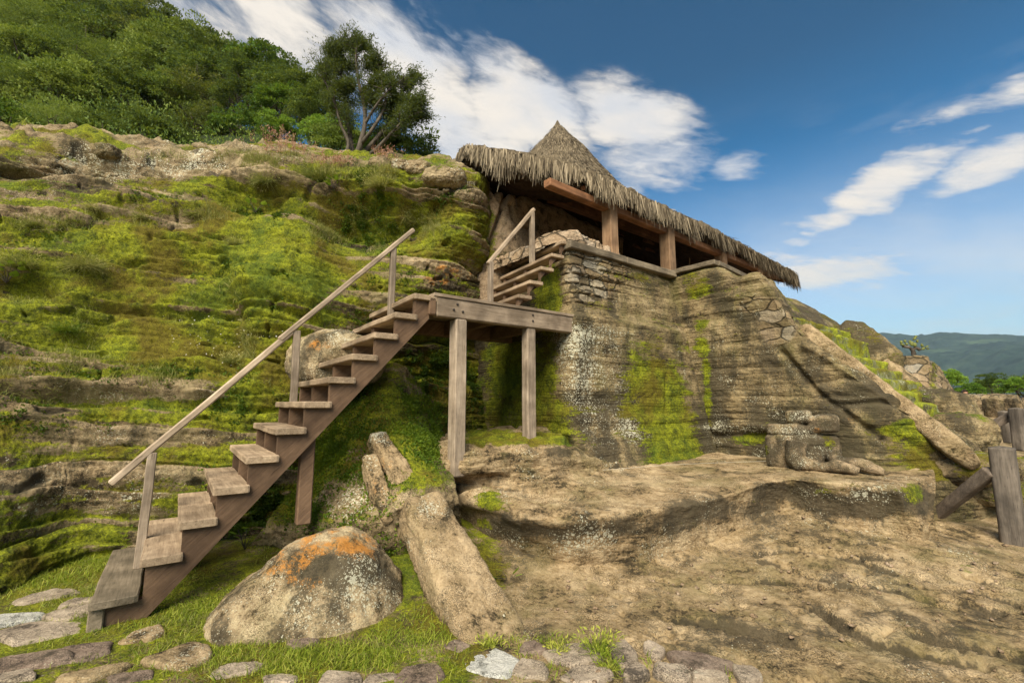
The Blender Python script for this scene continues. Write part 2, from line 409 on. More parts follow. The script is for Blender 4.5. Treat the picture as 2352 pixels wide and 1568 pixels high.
def leaf_mat(name, c0, c1, c2, trans=.35, sc=1.0):
    m, t, b, out = mat_base(name)
    tc = t.new('ShaderNodeTexCoord')
    oi = t.new('ShaderNodeObjectInfo')
    n = t.noise(tc.outputs['Object'], 1.6 * sc, 3)
    v = t.math('ADD', t.math('MULTIPLY', t.attr('tint'), .7), t.math('MULTIPLY', n, .45))
    v = t.math('ADD', v, t.math('MULTIPLY', t.math('SUBTRACT', oi.outputs['Random'], .5), .42))
    col = t.ramp(v, [(.25, c0), (.58, c1), (.92, c2)])
    t.put(b.inputs['Base Color'], col); b.inputs['Roughness'].default_value = .6
    tr = t.new('ShaderNodeBsdfTranslucent'); t.put(tr.inputs[0], t.mix(.5, col, (.30, .34, .02)))
    mx = t.new('ShaderNodeMixShader'); mx.inputs[0].default_value = trans
    t.l.new(b.outputs[0], mx.inputs[1]); t.l.new(tr.outputs[0], mx.inputs[2]); t.l.new(mx.outputs[0], out.inputs[0])
    return m
RDIR = np.array([.809, .588, 0.]); ADIR = np.array([-.588, .809, 0.])   # along the lower flight, across it
Z3 = np.array([0, 0, 1.])

M = {}
M['cliff'] = rock_mat('mossy_rock', moss=.12, pale=-.02, orange=-.03, strata=2.2, mid=(.21, .15, .08), light=(.40, .31, .185))
M['pyramid'] = rock_mat('carved_stone', algae=.62, moss=.02, pale=.03, orange=-.06, stain=.05, strata=7.0, mid=(.205, .148, .072), light=(.37, .285, .155), masonry=True)
M['bench'] = rock_mat('bench_stone', algae=.40, moss=-.12, pale=.02, orange=-.08, stain=-.03, strata=5.0, mid=(.26, .18, .092), light=(.47, .355, .21))
M['ground'] = rock_mat('ground_rock', algae=.42, moss=-.20, pale=.0, orange=-.12, stain=-.02, strata=1.0, mid=(.24, .168, .082), light=(.45, .335, .195), slopek=.1)
M['boulder'] = rock_mat('boulder_rock', algae=.30, moss=-.30, pale=.13, orange=.0, stain=.06, strata=1.0, mid=(.275, .20, .112), light=(.54, .43, .26), slopek=0, sc=1.5)
M['slab'] = rock_mat('slab_rock', algae=.25, moss=-.22, pale=.03, orange=-.06, stain=-.03, strata=1.0, mid=(.27, .19, .10), light=(.46, .34, .20), sc=1.3, slopek=.1)
M['statue'] = rock_mat('statue_stone', moss=-.10, pale=.07, orange=-.06, stain=.12, strata=1.0, mid=(.22, .16, .09), light=(.42, .31, .19), sc=1.6, slopek=-.1)
M['paving'] = rock_mat('paving_stone', algae=.1, moss=-.4, pale=-.04, orange=-.2, stain=-.02, strata=1.0, dark=(.10, .08, .06), mid=(.31, .245, .18), light=(.48, .39, .29), sc=1.6, slopek=0)
M['paving_grey'] = rock_mat('pale_paving_stone', algae=.0, moss=-.4, pale=.0, orange=-.3, stain=-.05, strata=1.0, dark=(.18, .175, .15), mid=(.46, .45, .40), light=(.60, .58, .52), sc=1.6, slopek=0)
M['paving_red'] = rock_mat('dark_paving_stone', algae=.1, moss=-.4, pale=-.1, orange=-.3, stain=.0, strata=1.0, dark=(.06, .045, .035), mid=(.19, .135, .10), light=(.32, .24, .18), sc=1.6, slopek=0)
M['temple_rock'] = rock_mat('temple_wall_rock', algae=.15, moss=-.14, pale=-.1, orange=-.12, stain=-.03, strata=1.5, mid=(.26, .18, .11), light=(.38, .28, .18))
M['rubble'] = rock_mat('rubble_stone', algae=.1, moss=-.25, pale=.0, orange=-.1, stain=-.05, strata=1.0, mid=(.30, .20, .12), light=(.48, .36, .25), sc=2)
M['wood'] = wood_mat('weathered_wood', (.155, .115, .078), (.39, .31, .23), (0, 0, 1))
M['wood_run'] = wood_mat('weathered_wood_run', (.155, .11, .072), (.36, .28, .20), tuple(RDIR))
M['wood_across'] = wood_mat('tread_wood', (.19, .13, .08), (.44, .33, .22), tuple(ADIR))
M['stringer'] = wood_mat('stringer_wood', (.095, .055, .032), (.185, .115, .068), (.6, .43, .68))
M['rail'] = wood_mat('rail_wood', (.22, .16, .105), (.46, .36, .26), (.6, .43, .68))
M['platform'] = wood_mat('old_board_wood', (.10, .08, .05), (.27, .215, .15), tuple(ADIR))
M['temple_wood'] = wood_mat('temple_timber', (.10, .045, .02), (.26, .125, .06), (.77, .64, 0))
M['temple_post'] = wood_mat('temple_post_timber', (.17, .095, .05), (.36, .23, .13), (0, 0, 1))
M['sill'] = wood_mat('sill_timber', (.09, .07, .045), (.25, .20, .135), (.77, .64, 0))
M['fence'] = wood_mat('fence_wood', (.06, .05, .04), (.20, .165, .13), (0, 0, 1))
M['bark'] = wood_mat('bark', (.035, .028, .02), (.13, .105, .08), (0, 0, 1))
M['leafA'] = leaf_mat('leaf_mid', (.030, .064, .012), (.12, .19, .028), (.30, .36, .07))
M['leafB'] = leaf_mat('leaf_bright', (.032, .084, .010), (.13, .25, .022), (.28, .41, .05))
M['leafC'] = leaf_mat('leaf_dark', (.018, .042, .010), (.070, .12, .020), (.18, .235, .045))
M['leafD'] = leaf_mat('leaf_olive', (.034, .050, .010), (.12, .145, .026), (.30, .29, .07))
M['fern'] = leaf_mat('fern_leaf', (.025, .055, .005), (.085, .15, .010), (.22, .28, .015), sc=2)
M['grass'] = leaf_mat('grass_blade', (.06, .10, .008), (.20, .27, .018), (.46, .46, .08), sc=3)
M['drygrass'] = leaf_mat('dry_grass_blade', (.10, .12, .025), (.22, .23, .06), (.42, .38, .13), sc=3)
M['flower'] = leaf_mat('white_petal', (.6, .55, .48), (.75, .70, .62), (.85, .82, .76), sc=3)
M['pink'] = leaf_mat('pink_grass_head', (.25, .10, .07), (.42, .20, .14), (.60, .36, .26), sc=3)

# ================================================================== THE SETTING
rng = np.random.RandomState(7)
def paint(P, blobs):
    px, py = proj(P); w = np.zeros(px.shape)
    for (bx, by, rx, ry, val) in blobs:
        w = np.maximum(w, 0) if False else w
        w += val * np.exp(-(((px - bx) / rx) ** 2 + ((py - by) / ry) ** 2) ** 1.3)
    return np.clip(w, -2, 2)

# ------------------------------------------------ ground sheet (polar grid, fine in front of the camera, out to the horizon)
GP = np.array([(-9,2,0),(-6,3,0),(-3,3,0),(0,2.3,0),(3,2.3,0),(6,3,0),(-3,3.45,0),(-4.4,4.1,.0),(-2,3.9,.03),(0,3.2,0),(1.5,3.6,.02),(5.3,5.09,.08),
  (3.76,5.0,.25),(4.1,4.7,.22),(3.4,5.2,.34),(3.0,4.4,.10),(3.9,4.1,.08),(3.5,6.0,.42),(4.7,5.4,.18),(1.3,4.6,.03),(2.2,5.1,.13),(2.7,5.3,.24),(0,4.2,.06),(6.5,5.5,.10),(-3.5,5.4,.1),(-1.2,5.2,.35),(1,6,.3),(7,3.5,0),(8,5,.0),(-2,7,.2),(2,8,.3),
  (7.2,7.5,.30),(9,8,.35),(10,11,.75),(12,14,1.0),(16,18,1.25),(20,22,1.35),(8,14,1.2),(5,20,1.3),(26,16,.8),(30,30,1.0),(0,30,1.0),(-10,20,1.0),(0,-5,0),(10,-5,0),(-10,-5,0),(14,6,0)], float)
def tps(r): return np.where(r > 0, r * r * np.log(np.maximum(r, 1e-9)), 0)
_n = len(GP); _K = tps(np.linalg.norm(GP[:, None, :2] - GP[None, :, :2], axis=2)) + np.eye(_n) * .02
_A = np.zeros((_n + 3, _n + 3)); _A[:_n, :_n] = _K; _A[:_n, _n] = 1; _A[:_n, _n+1:_n+3] = GP[:, :2]; _A[_n:, :_n] = _A[:_n, _n:].T
_w = np.linalg.solve(_A, np.r_[GP[:, 2], 0, 0, 0])
def gz(x, y):
    x = np.asarray(x, float); y = np.asarray(y, float); sh = x.shape; X = x.ravel(); Y = y.ravel()
    r = np.hypot(X, Y - 0); k = np.minimum(1, 32 / np.maximum(r, 1e-6)); Xc, Yc = X * k, Y * k
    out = np.empty(len(X))
    for a in range(0, len(X), 60000):
        b = slice(a, a + 60000)
        out[b] = tps(np.hypot(Xc[b, None] - GP[:, 0], Yc[b, None] - GP[:, 1])) @ _w[:_n] + _w[_n] + _w[_n+1] * Xc[b] + _w[_n+2] * Yc[b]
    far = sstep(30, 120, r)
    return (out * (1 - far) - 14 * far * sstep(30, 900, r)).reshape(sh)
def PG(px, py, dz=0.0):            # point seen there on the ground surface
    d = ray(px, py); t = 1.5
    for _ in range(400):
        p = d * t
        if p[2] + CAMZ < float(gz(p[0], p[1])): break
        t += .02
    p = d * t; p[2] += CAMZ + dz; return p
# carved grooves in the rock floor: pixel strokes dropped on the ground, given a real depth
GROOVES = [([(1735,1275),(1800,1270),(1870,1268),(1960,1285),(2050,1318)],.030,.055),([(1745,1290),(1800,1300),(1850,1318),(1900,1335)],.02,.04),
  ([(1985,1281),(2040,1285)],.035,.05),([(1640,1340),(1730,1333),(1800,1338)],.022,.035),([(1920,1345),(2000,1350),(2080,1362),(2190,1397)],.028,.05),
  ([(2135,1268),(2190,1278)],.025,.035),([(2225,1325),(2290,1335),(2350,1352)],.03,.05),([(2190,1352),(2260,1362),(2330,1385)],.03,.04),
  ([(2210,1385),(2290,1400)],.045,.06),([(1560,1425),(1700,1440),(1830,1480)],.03,.08),([(1880,1400),(1960,1450),(2100,1500),(2240,1530)],.03,.09),
  ([(2130,1470),(2250,1490),(2350,1520)],.035,.10),([(1950,1250),(2000,1248),(2060,1262)],.02,.03),([(1500,1330),(1560,1345)],.015,.05),([(2080,1235),(2160,1245)],.02,.03),
  ([(1800,1355),(1860,1352)],.025,.03),([(1870,1340),(1890,1352)],.04,.03),([(2060,1340),(2110,1345)],.03,.03)]
def groove_depth(x, y):
    out = np.zeros(x.shape)
    warp = fbm(np.stack([x * 3, y * 3, x * 0], -1), 3, 5) * .05
    for pts, dep, wid in GROOVES:
        q = np.array([PG(a, b)[:2] for a, b in pts]); q = catmull(q, 20) if len(q) > 2 else q
        lo, hi = q.min(0) - .4, q.max(0) + .4
        m = (x > lo[0]) & (x < hi[0]) & (y > lo[1]) & (y < hi[1])
        if not m.any(): continue
        X = np.stack([x[m], y[m] + warp[m]], -1); best = np.full(len(X), 9.)
        for k in range(len(q) - 1):
            d = q[k+1] - q[k]; t = np.clip(((X - q[k]) @ d) / (d @ d), 0, 1)
            best = np.minimum(best, np.linalg.norm(X - q[k] - t[:, None] * d, axis=1))
        w = wid * .95; out[m] = np.maximum(out[m], dep * 4.6 * (1 - sstep(w * .45, w, best)))
    return out
def ground():
    th = np.r_[np.linspace(-180, -62, 24)[:-1], np.linspace(-62, 62, 680), np.linspace(62, 180, 24)[1:]]
    r = np.r_[[0.02, .6, 1.2, 1.8, 2.1], 2.3 * (1.0048 ** np.arange(0, 540)), np.geomspace(31, 9000, 60)]
    T, R = np.meshgrid(np.radians(th), r)
    x, y = R * np.sin(T), R * np.cos(T)
    z = gz(x, y)
    P = np.stack([x, y, z], -1); near = 1 - sstep(12, 30, R)
    rock = sstep(-.2, .5, x - .1 * y) * near
    z = z + near * (.018 * fbm(P * 1.7, 4, 3) + .010 * fbm(P * np.array([4, 7, 4.]), 5, 11)) + rock * (.030 * fbm(P * np.array([1.2, 3.0, 1]), 4, 21) + .014 * (ridged(P * np.array([5, 12, 5.]), 4, 23) - .6) + .010 * fbm(P * 30, 3, 29) - .030 * sstep(.35, .6, fbm(P * np.array([6, 11, 1.]), 3, 37)) - .018 * sstep(.3, .5, fbm(P * 19, 2, 39)))
    gd = groove_depth(x, y) * near; z = z - gd * (.75 + .5 * fbm(P * 9, 2, 99))
    P[..., 2] = z
    fx = PZ(900, 1500, 0); soil = 1 - sstep(-.1, .25, x + .0 * y + .12 * fbm(P * 2.5, 3, 31))
    px, py = proj(P)
    gv = sstep(.02, .07, gd)  # groove mask, raises the dark attribute along the cuts
    att = {'moss': 1.15 * (1 - sstep(-.35, .15, x + .1 * fbm(P * 3, 3, 77))) * near + paint(P, [(2230,1300,60,25,.5),(1180,1190,70,50,.6),(1500,1290,120,30,.3),(1180,1320,50,40,.35)]),
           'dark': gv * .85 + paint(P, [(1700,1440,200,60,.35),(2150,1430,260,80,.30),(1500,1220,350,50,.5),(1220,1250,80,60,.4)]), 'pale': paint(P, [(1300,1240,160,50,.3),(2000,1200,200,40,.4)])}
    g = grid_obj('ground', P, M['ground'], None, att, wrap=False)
    g['kind'] = 'structure'
    return g
ground()

# ------------------------------------------------ far mountain and far valley
def mountain():
    az = np.radians(np.linspace(18, 75, 420)); rows = []
    top_px = [(1800,790),(2000,763),(2060,766),(2110,770),(2150,762),(2200,765),(2300,768),(2352,770),(2500,775),(2900,790)]
    A = [math.atan2(ray(a, b)[0], ray(a, b)[1]) for a, b in top_px]; E = [math.atan(ray(a, b)[2] / math.hypot(*ray(a, b)[:2])) for a, b in top_px]
    e = np.interp(az, A, E)
    D = 2600.; H = D * np.tan(e)
    ny = 90; f = np.linspace(0, 1, ny)[:, None]
    dist = D + (f - 1) * 1300 * (1 + .15 * np.sin(az * 23)) ; z = -40 + (H[None] + 40) * (f ** .8)
    x, y = dist * np.sin(az), dist * np.cos(az)
    P = np.stack([x, y, z * np.ones_like(x)], -1)
    amp = np.minimum(1, f * 3)[..., None][..., 0]
    gul = fbm(np.stack([x / 260, y / 260, z / 500], -1), 5, 4)
    P[..., 2] += 55 * gul * np.sin(np.clip(f, 0, 1) * math.pi) + 7 * fbm(P / 30, 3, 9) + 9 * np.maximum(fbm(P / np.array([22, 22, 1e6]), 2, 15), 0) * amp
    back = P[-1].copy(); back[:, :2] *= 1.15; back[:, 2] = -60
    V = np.concatenate([P, back[None]], 0)
    m, t, b, out = mat_base('forest_hill')
    Pn = t.new('ShaderNodeTexCoord').outputs['Object']
    n = t.noise(Pn, .028, 8, .7); n2 = t.noise(Pn, .004, 4)
    c = t.ramp(n, [(.35, (.008, .018, .014)), (.5, (.018, .036, .024)), (.68, (.040, .062, .036))])
    c = t.mix(t.map(n2, .60, .68, 0, .5), c, (.07, .11, .05))
    t.put(b.inputs[0], c); b.inputs['Roughness'].default_value = 1; b.inputs['Specular IOR Level'].default_value = 0
    o = grid_obj('hills', V, m); o['kind'] = 'structure'
mountain()
def haze():
    m = MB(); x = 9400.; z0, z1 = -60., 520.
    m.add([(-x,-x,z0),(x,-x,z0),(x,x,z0),(-x,x,z0),(-x,-x,z1),(x,-x,z1),(x,x,z1),(-x,x,z1)], [(0,3,2,1),(4,5,6,7),(0,1,5,4),(1,2,6,5),(2,3,7,6),(3,0,4,7)])
    mt = bpy.data.materials.new('haze_air'); mt.use_nodes = True; t = NT(mt.node_tree); t.n.clear(); o = t.new('ShaderNodeOutputMaterial'); v = t.new('ShaderNodeVolumePrincipled')
    v.inputs['Color'].default_value = (.62, .80, 1.0, 1); v.inputs['Density'].default_value = .00013; v.inputs['Anisotropy'].default_value = .1
    t.l.new(v.outputs[0], o.inputs['Volume'])
    m.build('haze', mt)['kind'] = 'stuff'
haze()

# ------------------------------------------------ mossy cliff on the left
CL = [  # px columns: list of (py, Y) from behind the ridge down to the foot
 (-1150, [(292,7.5),(300,3.6),(420,3.3),(640,3.0),(900,2.8),(1150,2.6),(1740,2.25)]),
 (-420, [(290,9.0),(300,5.6),(420,5.0),(640,4.6),(900,4.2),(1150,3.7),(1600,3.0)]),
 (-200, [(300,9.5),(312,6.0),(430,5.5),(650,5.0),(900,4.6),(1150,4.1),(1480,3.5)]),
 (0,    [(318,10.0),(330,6.5),(440,6.0),(650,5.45),(900,5.05),(1150,4.5),(1385,4.0)]),
 (150,  [(315,10.3),(328,6.9),(440,6.3),(650,5.7),(900,5.3),(1130,5.0),(1300,4.75)]),
 (300,  [(335,10.6),(352,7.3),(450,6.6),(650,6.0),(900,5.55),(1100,5.25),(1275,5.0)]),
 (450,  [(355,10.8),(368,7.6),(460,6.8),(650,6.2),(880,5.75),(1080,5.5),(1250,5.2)]),
 (600,  [(345,11.0),(358,7.8),(460,7.0),(650,6.2),(860,5.95),(1050,5.8),(1225,5.6)]),
 (750,  [(355,11.0),(368,7.8),(460,7.0),(650,6.45),(840,6.25),(1000,6.2),(1160,6.0)]),
 (900,  [(362,10.5),(372,7.6),(470,6.95),(650,6.60),(800,6.60),(950,6.65),(1075,6.55)]),
 (1000, [(375,10.0),(386,7.4),(480,7.0),(650,7.00),(800,7.0),(930,7.1),(1045,6.9)]),
 (1060, [(392,10.0),(402,7.3),(500,7.1),(650,7.25),(800,7.35),(920,7.4),(1025,7.2)]),
 (1105, [(425,10.0),(440,7.5),(530,7.4),(660,7.55),(800,7.65),(920,7.7),(1015,7.55)]),
 (1135, [(470,10.0),(500,8.3),(580,8.1),(680,8.0),(800,7.95),(920,7.95),(1010,7.8)]),
 (1200, [(520,10.5),(560,9.0),(610,8.8),(700,8.4),(800,8.25),(920,8.2),(1005,8.1)]),
]
def cliff():
    cols = [[PY(px, py, Y) for (py, Y) in L] for px, L in CL]
    rows = list(zip(*cols))
    V = patch([list(r) for r in rows], 880, 640, keep=True)
    n = face_cam(V, gnormals(V)); px, py = proj(V)
    left = 1 - sstep(500, 900, px)
    W = V + .35 * fbm(V * .8, 3, 2)[..., None]
    D = .17 * fbm(V * np.array([.55, .55, 1.3]), 4, 8)
    # bedding: hard-lipped ledges of three sizes, sloping gently
    LIP = [0]
    def ledges(h, amp, warp, seed, tilt, lipw=0.0):
        z_ = V[..., 2] + tilt * V[..., 0] + warp * fbm(V * np.array([.8, .8, .5]), 3, seed); ph = z_ / h; c = np.floor(ph); fr = ph - c
        wd = vnoise(np.stack([c * 3.1, V[..., 0] * .9 + c, V[..., 1] * .9], -1), seed + 1)
        LIP[0] = LIP[0] + lipw * sstep(.62, .80, fr) * (1 - sstep(.93, 1, fr)) * sstep(.35, .6, wd)
        return amp * (.25 + 1.3 * sstep(.25, .7, wd)) * (fr ** .7 * (1 - sstep(.90, 1.0, fr)) - .45)
    D += (.55 + .45 * left) * ledges(.62, .21, .24, 40, .08, .75) + (.5 + .5 * left) * ledges(.23, .075, .15, 47, .10, .45) * (.3 + 1.2 * vnoise(V * 1.1, 48)) + ledges(.095, .016, .12, 53, .12)
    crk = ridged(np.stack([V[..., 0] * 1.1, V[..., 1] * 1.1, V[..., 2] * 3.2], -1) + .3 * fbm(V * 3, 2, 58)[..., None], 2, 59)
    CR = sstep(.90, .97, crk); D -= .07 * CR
    D += .05 * fbm(V * np.array([2.2, 2.2, 5]), 5, 12) + .035 * (ridged(V * np.array([4, 4, 9.]), 4, 14) - .6) + .016 * fbm(V * 22, 3, 19) + .008 * fbm(V * 60, 2, 20)
    # hollows and bulges seen in the photograph (centre, half size, depth)
    for (bx, by, rx, ry, a) in [(590,470,75,32,-.34),(760,480,80,45,-.26),(850,520,130,55,-.52),(610,405,95,32,.22),(880,432,160,28,.26),(1010,560,60,80,.22),(1080,500,26,110,.12),(980,520,40,70,-.2),
        (40,655,80,30,-.25),(30,400,110,14,-.14),(330,745,260,60,-.16),(150,790,140,70,-.12),(690,610,60,90,.20),(600,640,70,60,.16),(520,760,40,140,-.18),(700,560,110,30,.10),(640,760,100,160,.20),
        (340,640,130,30,-.10),(420,510,60,26,-.16),(300,500,80,20,-.12),(210,890,330,16,.11),(250,930,280,26,-.10),(960,860,170,110,-.40),(1120,860,110,120,-.30),(1120,760,150,50,-.25),(950,470,20,80,-.1),(1150,560,16,90,-.25)]:
        dx, dy = (px - bx) / rx, (py - by) / ry
        edge = np.where(dy < 0, np.exp(-(np.abs(dy) ** 3)), np.exp(-(dy ** 2)))
        D += a * np.exp(-np.abs(dx) ** 2.6) * edge * (1 + .25 * fbm(V * 2.5, 2, 55))
    ridge = np.exp(-((np.arange(V.shape[0])[:, None] / V.shape[0] - .33) / .02) ** 2)
    fade = sstep(0, .05, np.arange(V.shape[1]) / V.shape[1])[None]
    V2 = V + n * D[..., None]
    # knobbly ridge stones
    i = np.arange(V.shape[0])[:, None]
    lump = np.maximum(fbm(V * np.array([3.5, 3.5, .5]), 3, 91), 0) * .30
    d_r = np.abs(py - np.interp(px, [c[0] for c in CL], [c[1][1][0] for c in CL]))
    V2[..., 2] += lump * np.exp(-(d_r / 16) ** 2)
    V2 = V2 + n * (.02 * np.maximum(fbm(V2 * 9, 4, 101), -.2))[..., None]
    moss = paint(V, [(450,560,200,45,.75),(330,600,260,40,.5),(560,470,90,45,.6),(850,470,200,60,.35),(1010,560,80,60,.7),(640,650,110,110,.55),(620,860,160,120,.55),(350,770,260,80,.55),
        (100,700,220,60,.25),(230,415,260,20,-.3),(250,900,420,14,-.9),(330,1000,330,25,-.75),(200,1120,260,80,-.45),(800,780,70,40,-.7),(400,460,200,12,-.5),(560,940,90,60,.3),(1100,450,30,120,.1),
        (1010,630,90,40,-.6),(1080,430,30,40,-.25),(300,380,330,26,-.8),(470,395,260,20,-.3),(700,400,260,22,-.25),(100,450,250,12,-.5),(380,505,140,14,-.4),(1050,900,220,140,.75),(500,1120,140,60,-.1),(900,900,60,60,.2),(450,880,250,12,-.8),(330,1070,200,12,.35),(540,1180,140,50,.3)])
    px2, py2 = proj(V2)
    att = {'moss': moss + .58 - LIP[0], 'pale': paint(V, [(300,385,360,32,1.0),(60,440,160,30,.6),(480,440,180,16,.5),(300,1010,350,40,.35),(200,1140,300,80,.4),(1080,420,50,50,.6),(330,905,300,14,.5),(250,720,80,20,.5)]),
           'orange': paint(V, [(1010,630,95,36,.85),(650,645,14,10,1.0),(745,700,20,12,.5),(1090,400,30,12,.6),(730,770,26,12,.8),(450,440,200,12,.3)]),
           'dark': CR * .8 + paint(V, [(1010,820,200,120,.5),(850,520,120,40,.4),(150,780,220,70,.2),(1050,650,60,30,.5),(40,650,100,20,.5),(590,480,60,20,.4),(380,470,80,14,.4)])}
    o = grid_obj('rock_cliff', V2, M['cliff'], None, att); o['kind'] = 'structure'
    return V2, gnormals(V2) * 1.0
CLV, CLN = cliff()
CLN = face_cam(CLV, CLN)

# ------------------------------------------------ rock bench (rock-cut shelf) in front of the pyramid, statue stands on it
def bench():
    wallA = lambda px, py, c: PN(px, py, np.array([-.62, .785, 0]), c)
    fb = [PZ(1030,1235,.0), PZ(1090,1262,.02), PZ(1200,1290,.03), PZ(1330,1305,.04), PZ(1480,1290,.05), PZ(1640,1225,.22), PZ(1760,1160,.42), PZ(1820,1142,.51), PZ(1880,1160,.47), PZ(1990,1195,.365), PZ(2083,1207,.36), PZ(2112,1206,.38), PZ(2132,1196,.40), PZ(2146,1188,.44)]
    fm = [PZ(1045,1150,.42), PZ(1100,1185,.45), PZ(1200,1205,.46), PZ(1330,1212,.46), PZ(1480,1200,.46), PZ(1640,1165,.48), PZ(1760,1122,.50), PZ(1820,1112,.52), PZ(1880,1118,.54), PZ(1990,1132,.56), PZ(2068,1140,.57), PZ(2098,1136,.6), PZ(2138,1112,.62), PZ(2190,1100,.65)]
    ft = [PZ(1040,1135,.56), PZ(1085,1158,.55), PZ(1195,1186,.55), PZ(1330,1188,.55), PZ(1480,1172,.56), PZ(1640,1140,.60), PZ(1760,1105,.71), PZ(1815,1098,.74), PZ(1880,1104,.745), PZ(1990,1114,.74), PZ(2057,1122,.735), PZ(2088,1112,.74), PZ(2130,1092,.76), PZ(2146,1084,.79)]
    fm = [a * .6 + b * .4 + np.array([0, -.02, .03]) for a, b in zip(ft, fb)]
    m1 = [PZ(1038,1105,.70), PZ(1080,1115,.66), PZ(1190,1130,.63), PZ(1330,1150,.60), PZ(1480,1140,.60), PZ(1620,1110,.66), PZ(1740,1090,.735), PZ(1815,1088,.755), PZ(1880,1092,.76), PZ(1980,1100,.755), PZ(2030,1104,.75), PZ(2070,1100,.75), PZ(2110,1083,.77), PZ(2140,1076,.79)]
    m2 = [PZ(1036,1085,.84), PZ(1075,1083,.86), PZ(1190,1075,.86), PZ(1330,1090,.74), PZ(1420,1085,.72), PZ(1600,1070,.74), PZ(1720,1058,.79), PZ(1800,1050,.80), PZ(1870,1055,.80), PZ(1960,1066,.79), PZ(2010,1075,.78), PZ(2060,1078,.78), PZ(2100,1076,.80), PZ(2138,1068,.83)]
    m3 = [PZ(1030,1050,1.0), PZ(1075,1045,1.03), PZ(1190,1038,1.04), PZ(1300,1045,.98), PZ(1400,1060,.84), PZ(1590,1030,.86), PZ(1710,1020,.86), PZ(1790,1025,.84), PZ(1860,1030,.84), PZ(1950,1045,.84), PZ(2000,1055,.84), PZ(2050,1060,.84), PZ(2090,1060,.86), PZ(2136,1052,.88)]
    m4 = [PZ(1040,1018,1.12), PZ(1080,1012,1.15), PZ(1190,1003,1.18), PZ(1290,1000,1.18)] + [p + np.array([-.3, .6, .05]) for p in m3[4:]]
    m5 = [p + np.array([-.2, 1.2, .05]) for p in m4]
    RW = [m5, m4, m3, m2, m1, ft, fm, fb, [p + np.array([0, -.03, -.25]) for p in fb]]
    RW = [[r_[0] + np.array([-.40, .12, -.12])] + list(r_) for r_ in RW]
    V = patch(RW, 740, 360, keep=True, sharp=True)
    n = face_cam(V, gnormals(V)); px, py = proj(V)
    up = np.clip(n[..., 2], 0, 1)
    leftm = 1 - sstep(1280, 1450, px)
    D = (.020 + .035 * leftm) * fbm(V * 1.6, 4, 3) + .016 * fbm(V * np.array([6, 6, 8.]), 5, 5) + .010 * fbm(V * 26, 3, 6)
    st = V[..., 2] * 11 + 2.2 * fbm(V * 1.5, 3, 9); fr = st - np.floor(st)
    D += leftm * .055 * (sstep(0, .6, fr) * (1 - sstep(.75, 1, fr)) - .4) * up + .02 * leftm * ridged(V * 6, 4, 15)
    D += .07 * paint(V, [(1120,1150,60,22,1.0),(1090,1190,30,26,-1.2),(1050,1125,50,12,-1.3),(1180,1160,60,8,.4),(1140,1100,80,12,-.7)])
    V2 = V + n * D[..., None]
    att = {'moss': paint(V, [(1190,1012,90,16,1.0),(1280,1010,90,18,1.0),(1120,1170,30,30,.8),(1580,1215,60,30,.6),(1950,1125,130,14,.8),(2100,1140,30,40,.9),(1700,1150,80,20,.6),(1100,1005,60,20,.8),(1150,1155,60,12,.35),(1100,1218,40,20,.8)]),
           'dark': paint(V, [(1300,1215,130,22,.6),(1500,1205,120,30,.6),(1650,1170,120,30,.8),(1800,1128,90,22,.9),(1980,1158,120,32,1.0),(2120,1140,50,40,.9),(1130,1215,80,30,.6),(1330,1040,90,12,.5)]),
           'pale': paint(V, [(1250,1240,130,40,.5),(1480,1250,180,45,.6),(1950,1135,110,18,.7),(1380,1060,60,30,.5),(1750,1180,70,30,.4),(1140,1150,60,30,.5)]),
           'orange': paint(V, [(1250,1040,90,20,.35),(1500,1290,100,20,.25)])}
    o = grid_obj('rock_bench', V2, M['bench'], None, att)
    tag(o, 'low carved rock bench with curved mossy front edge that the headless statue sits on', 'stone bench')
bench()

# ------------------------------------------------ mossy mound under the stairs, fallen slabs, boulders
def mound():
    R0 = [PY(800,880,6.3), PY(850,850,6.3), PY(905,835,6.3), PY(950,860,6.5), PY(1000,930,7.0)]
    R1 = [PY(745,985,6.05), PY(820,950,5.7), PY(900,930,5.65), PY(960,950,6.0), PY(1015,1000,6.6)]
    R2 = [PY(690,1090,5.6), PY(790,1060,5.3), PY(880,1030,5.05), PY(960,1010,5.3), PY(1030,1050,5.8)]
    R3 = [PY(640,1160,5.1), PY(740,1150,4.9), PY(850,1120,4.75), PY(950,1070,4.75), PY(1040,1095,5.1)]
    R4 = [PY(600,1215,4.8), PY(720,1215,4.55), PY(850,1200,4.35), PY(960,1140,4.45), PY(1050,1150,4.7)]
    R5 = [PZ(560,1275,.02), PZ(700,1290,.02), PZ(850,1310,.05), PZ(980,1290,.08), PZ(1070,1250,.05)]
    R6 = [PZ(540,1330,-.12), PZ(700,1380,-.12), PZ(850,1400,-.12), PZ(1000,1360,-.12), PZ(1090,1290,-.12)]
    V = patch([R0, R1, R2, R3, R4, R5, R6], 300, 300)
    n = face_cam(V, gnormals(V))
    D = .09 * fbm(V * 1.8, 4, 33) + .05 * (ridged(V * np.array([3, 3, 4.]), 4, 35) - .6) + .03 * fbm(V * 9, 4, 36) + .012 * fbm(V * 28, 3, 37)
    V2 = V + n * D[..., None]
    att = {'moss': paint(V, [(880,960,110,80,.8),(740,1010,70,60,.8),(930,1060,60,50,.5),(800,1150,110,50,-.2),(690,1110,60,60,.6)]), 'pale': paint(V, [(790,1150,70,50,1.0),(900,1180,60,50,.5)]),
           'orange': paint(V, [(900,1130,80,60,.4)]), 'dark': paint(V, [(720,960,80,60,.7),(760,1240,50,50,.6)])}
    o = grid_obj('rock_mound', V2, M['cliff'], None, att)
    tag(o, 'mossy rock mound rising under the wooden stairs behind the slanting slab', 'rock')
    return V2, face_cam(V2, gnormals(V2))
MDV, MDN = mound()

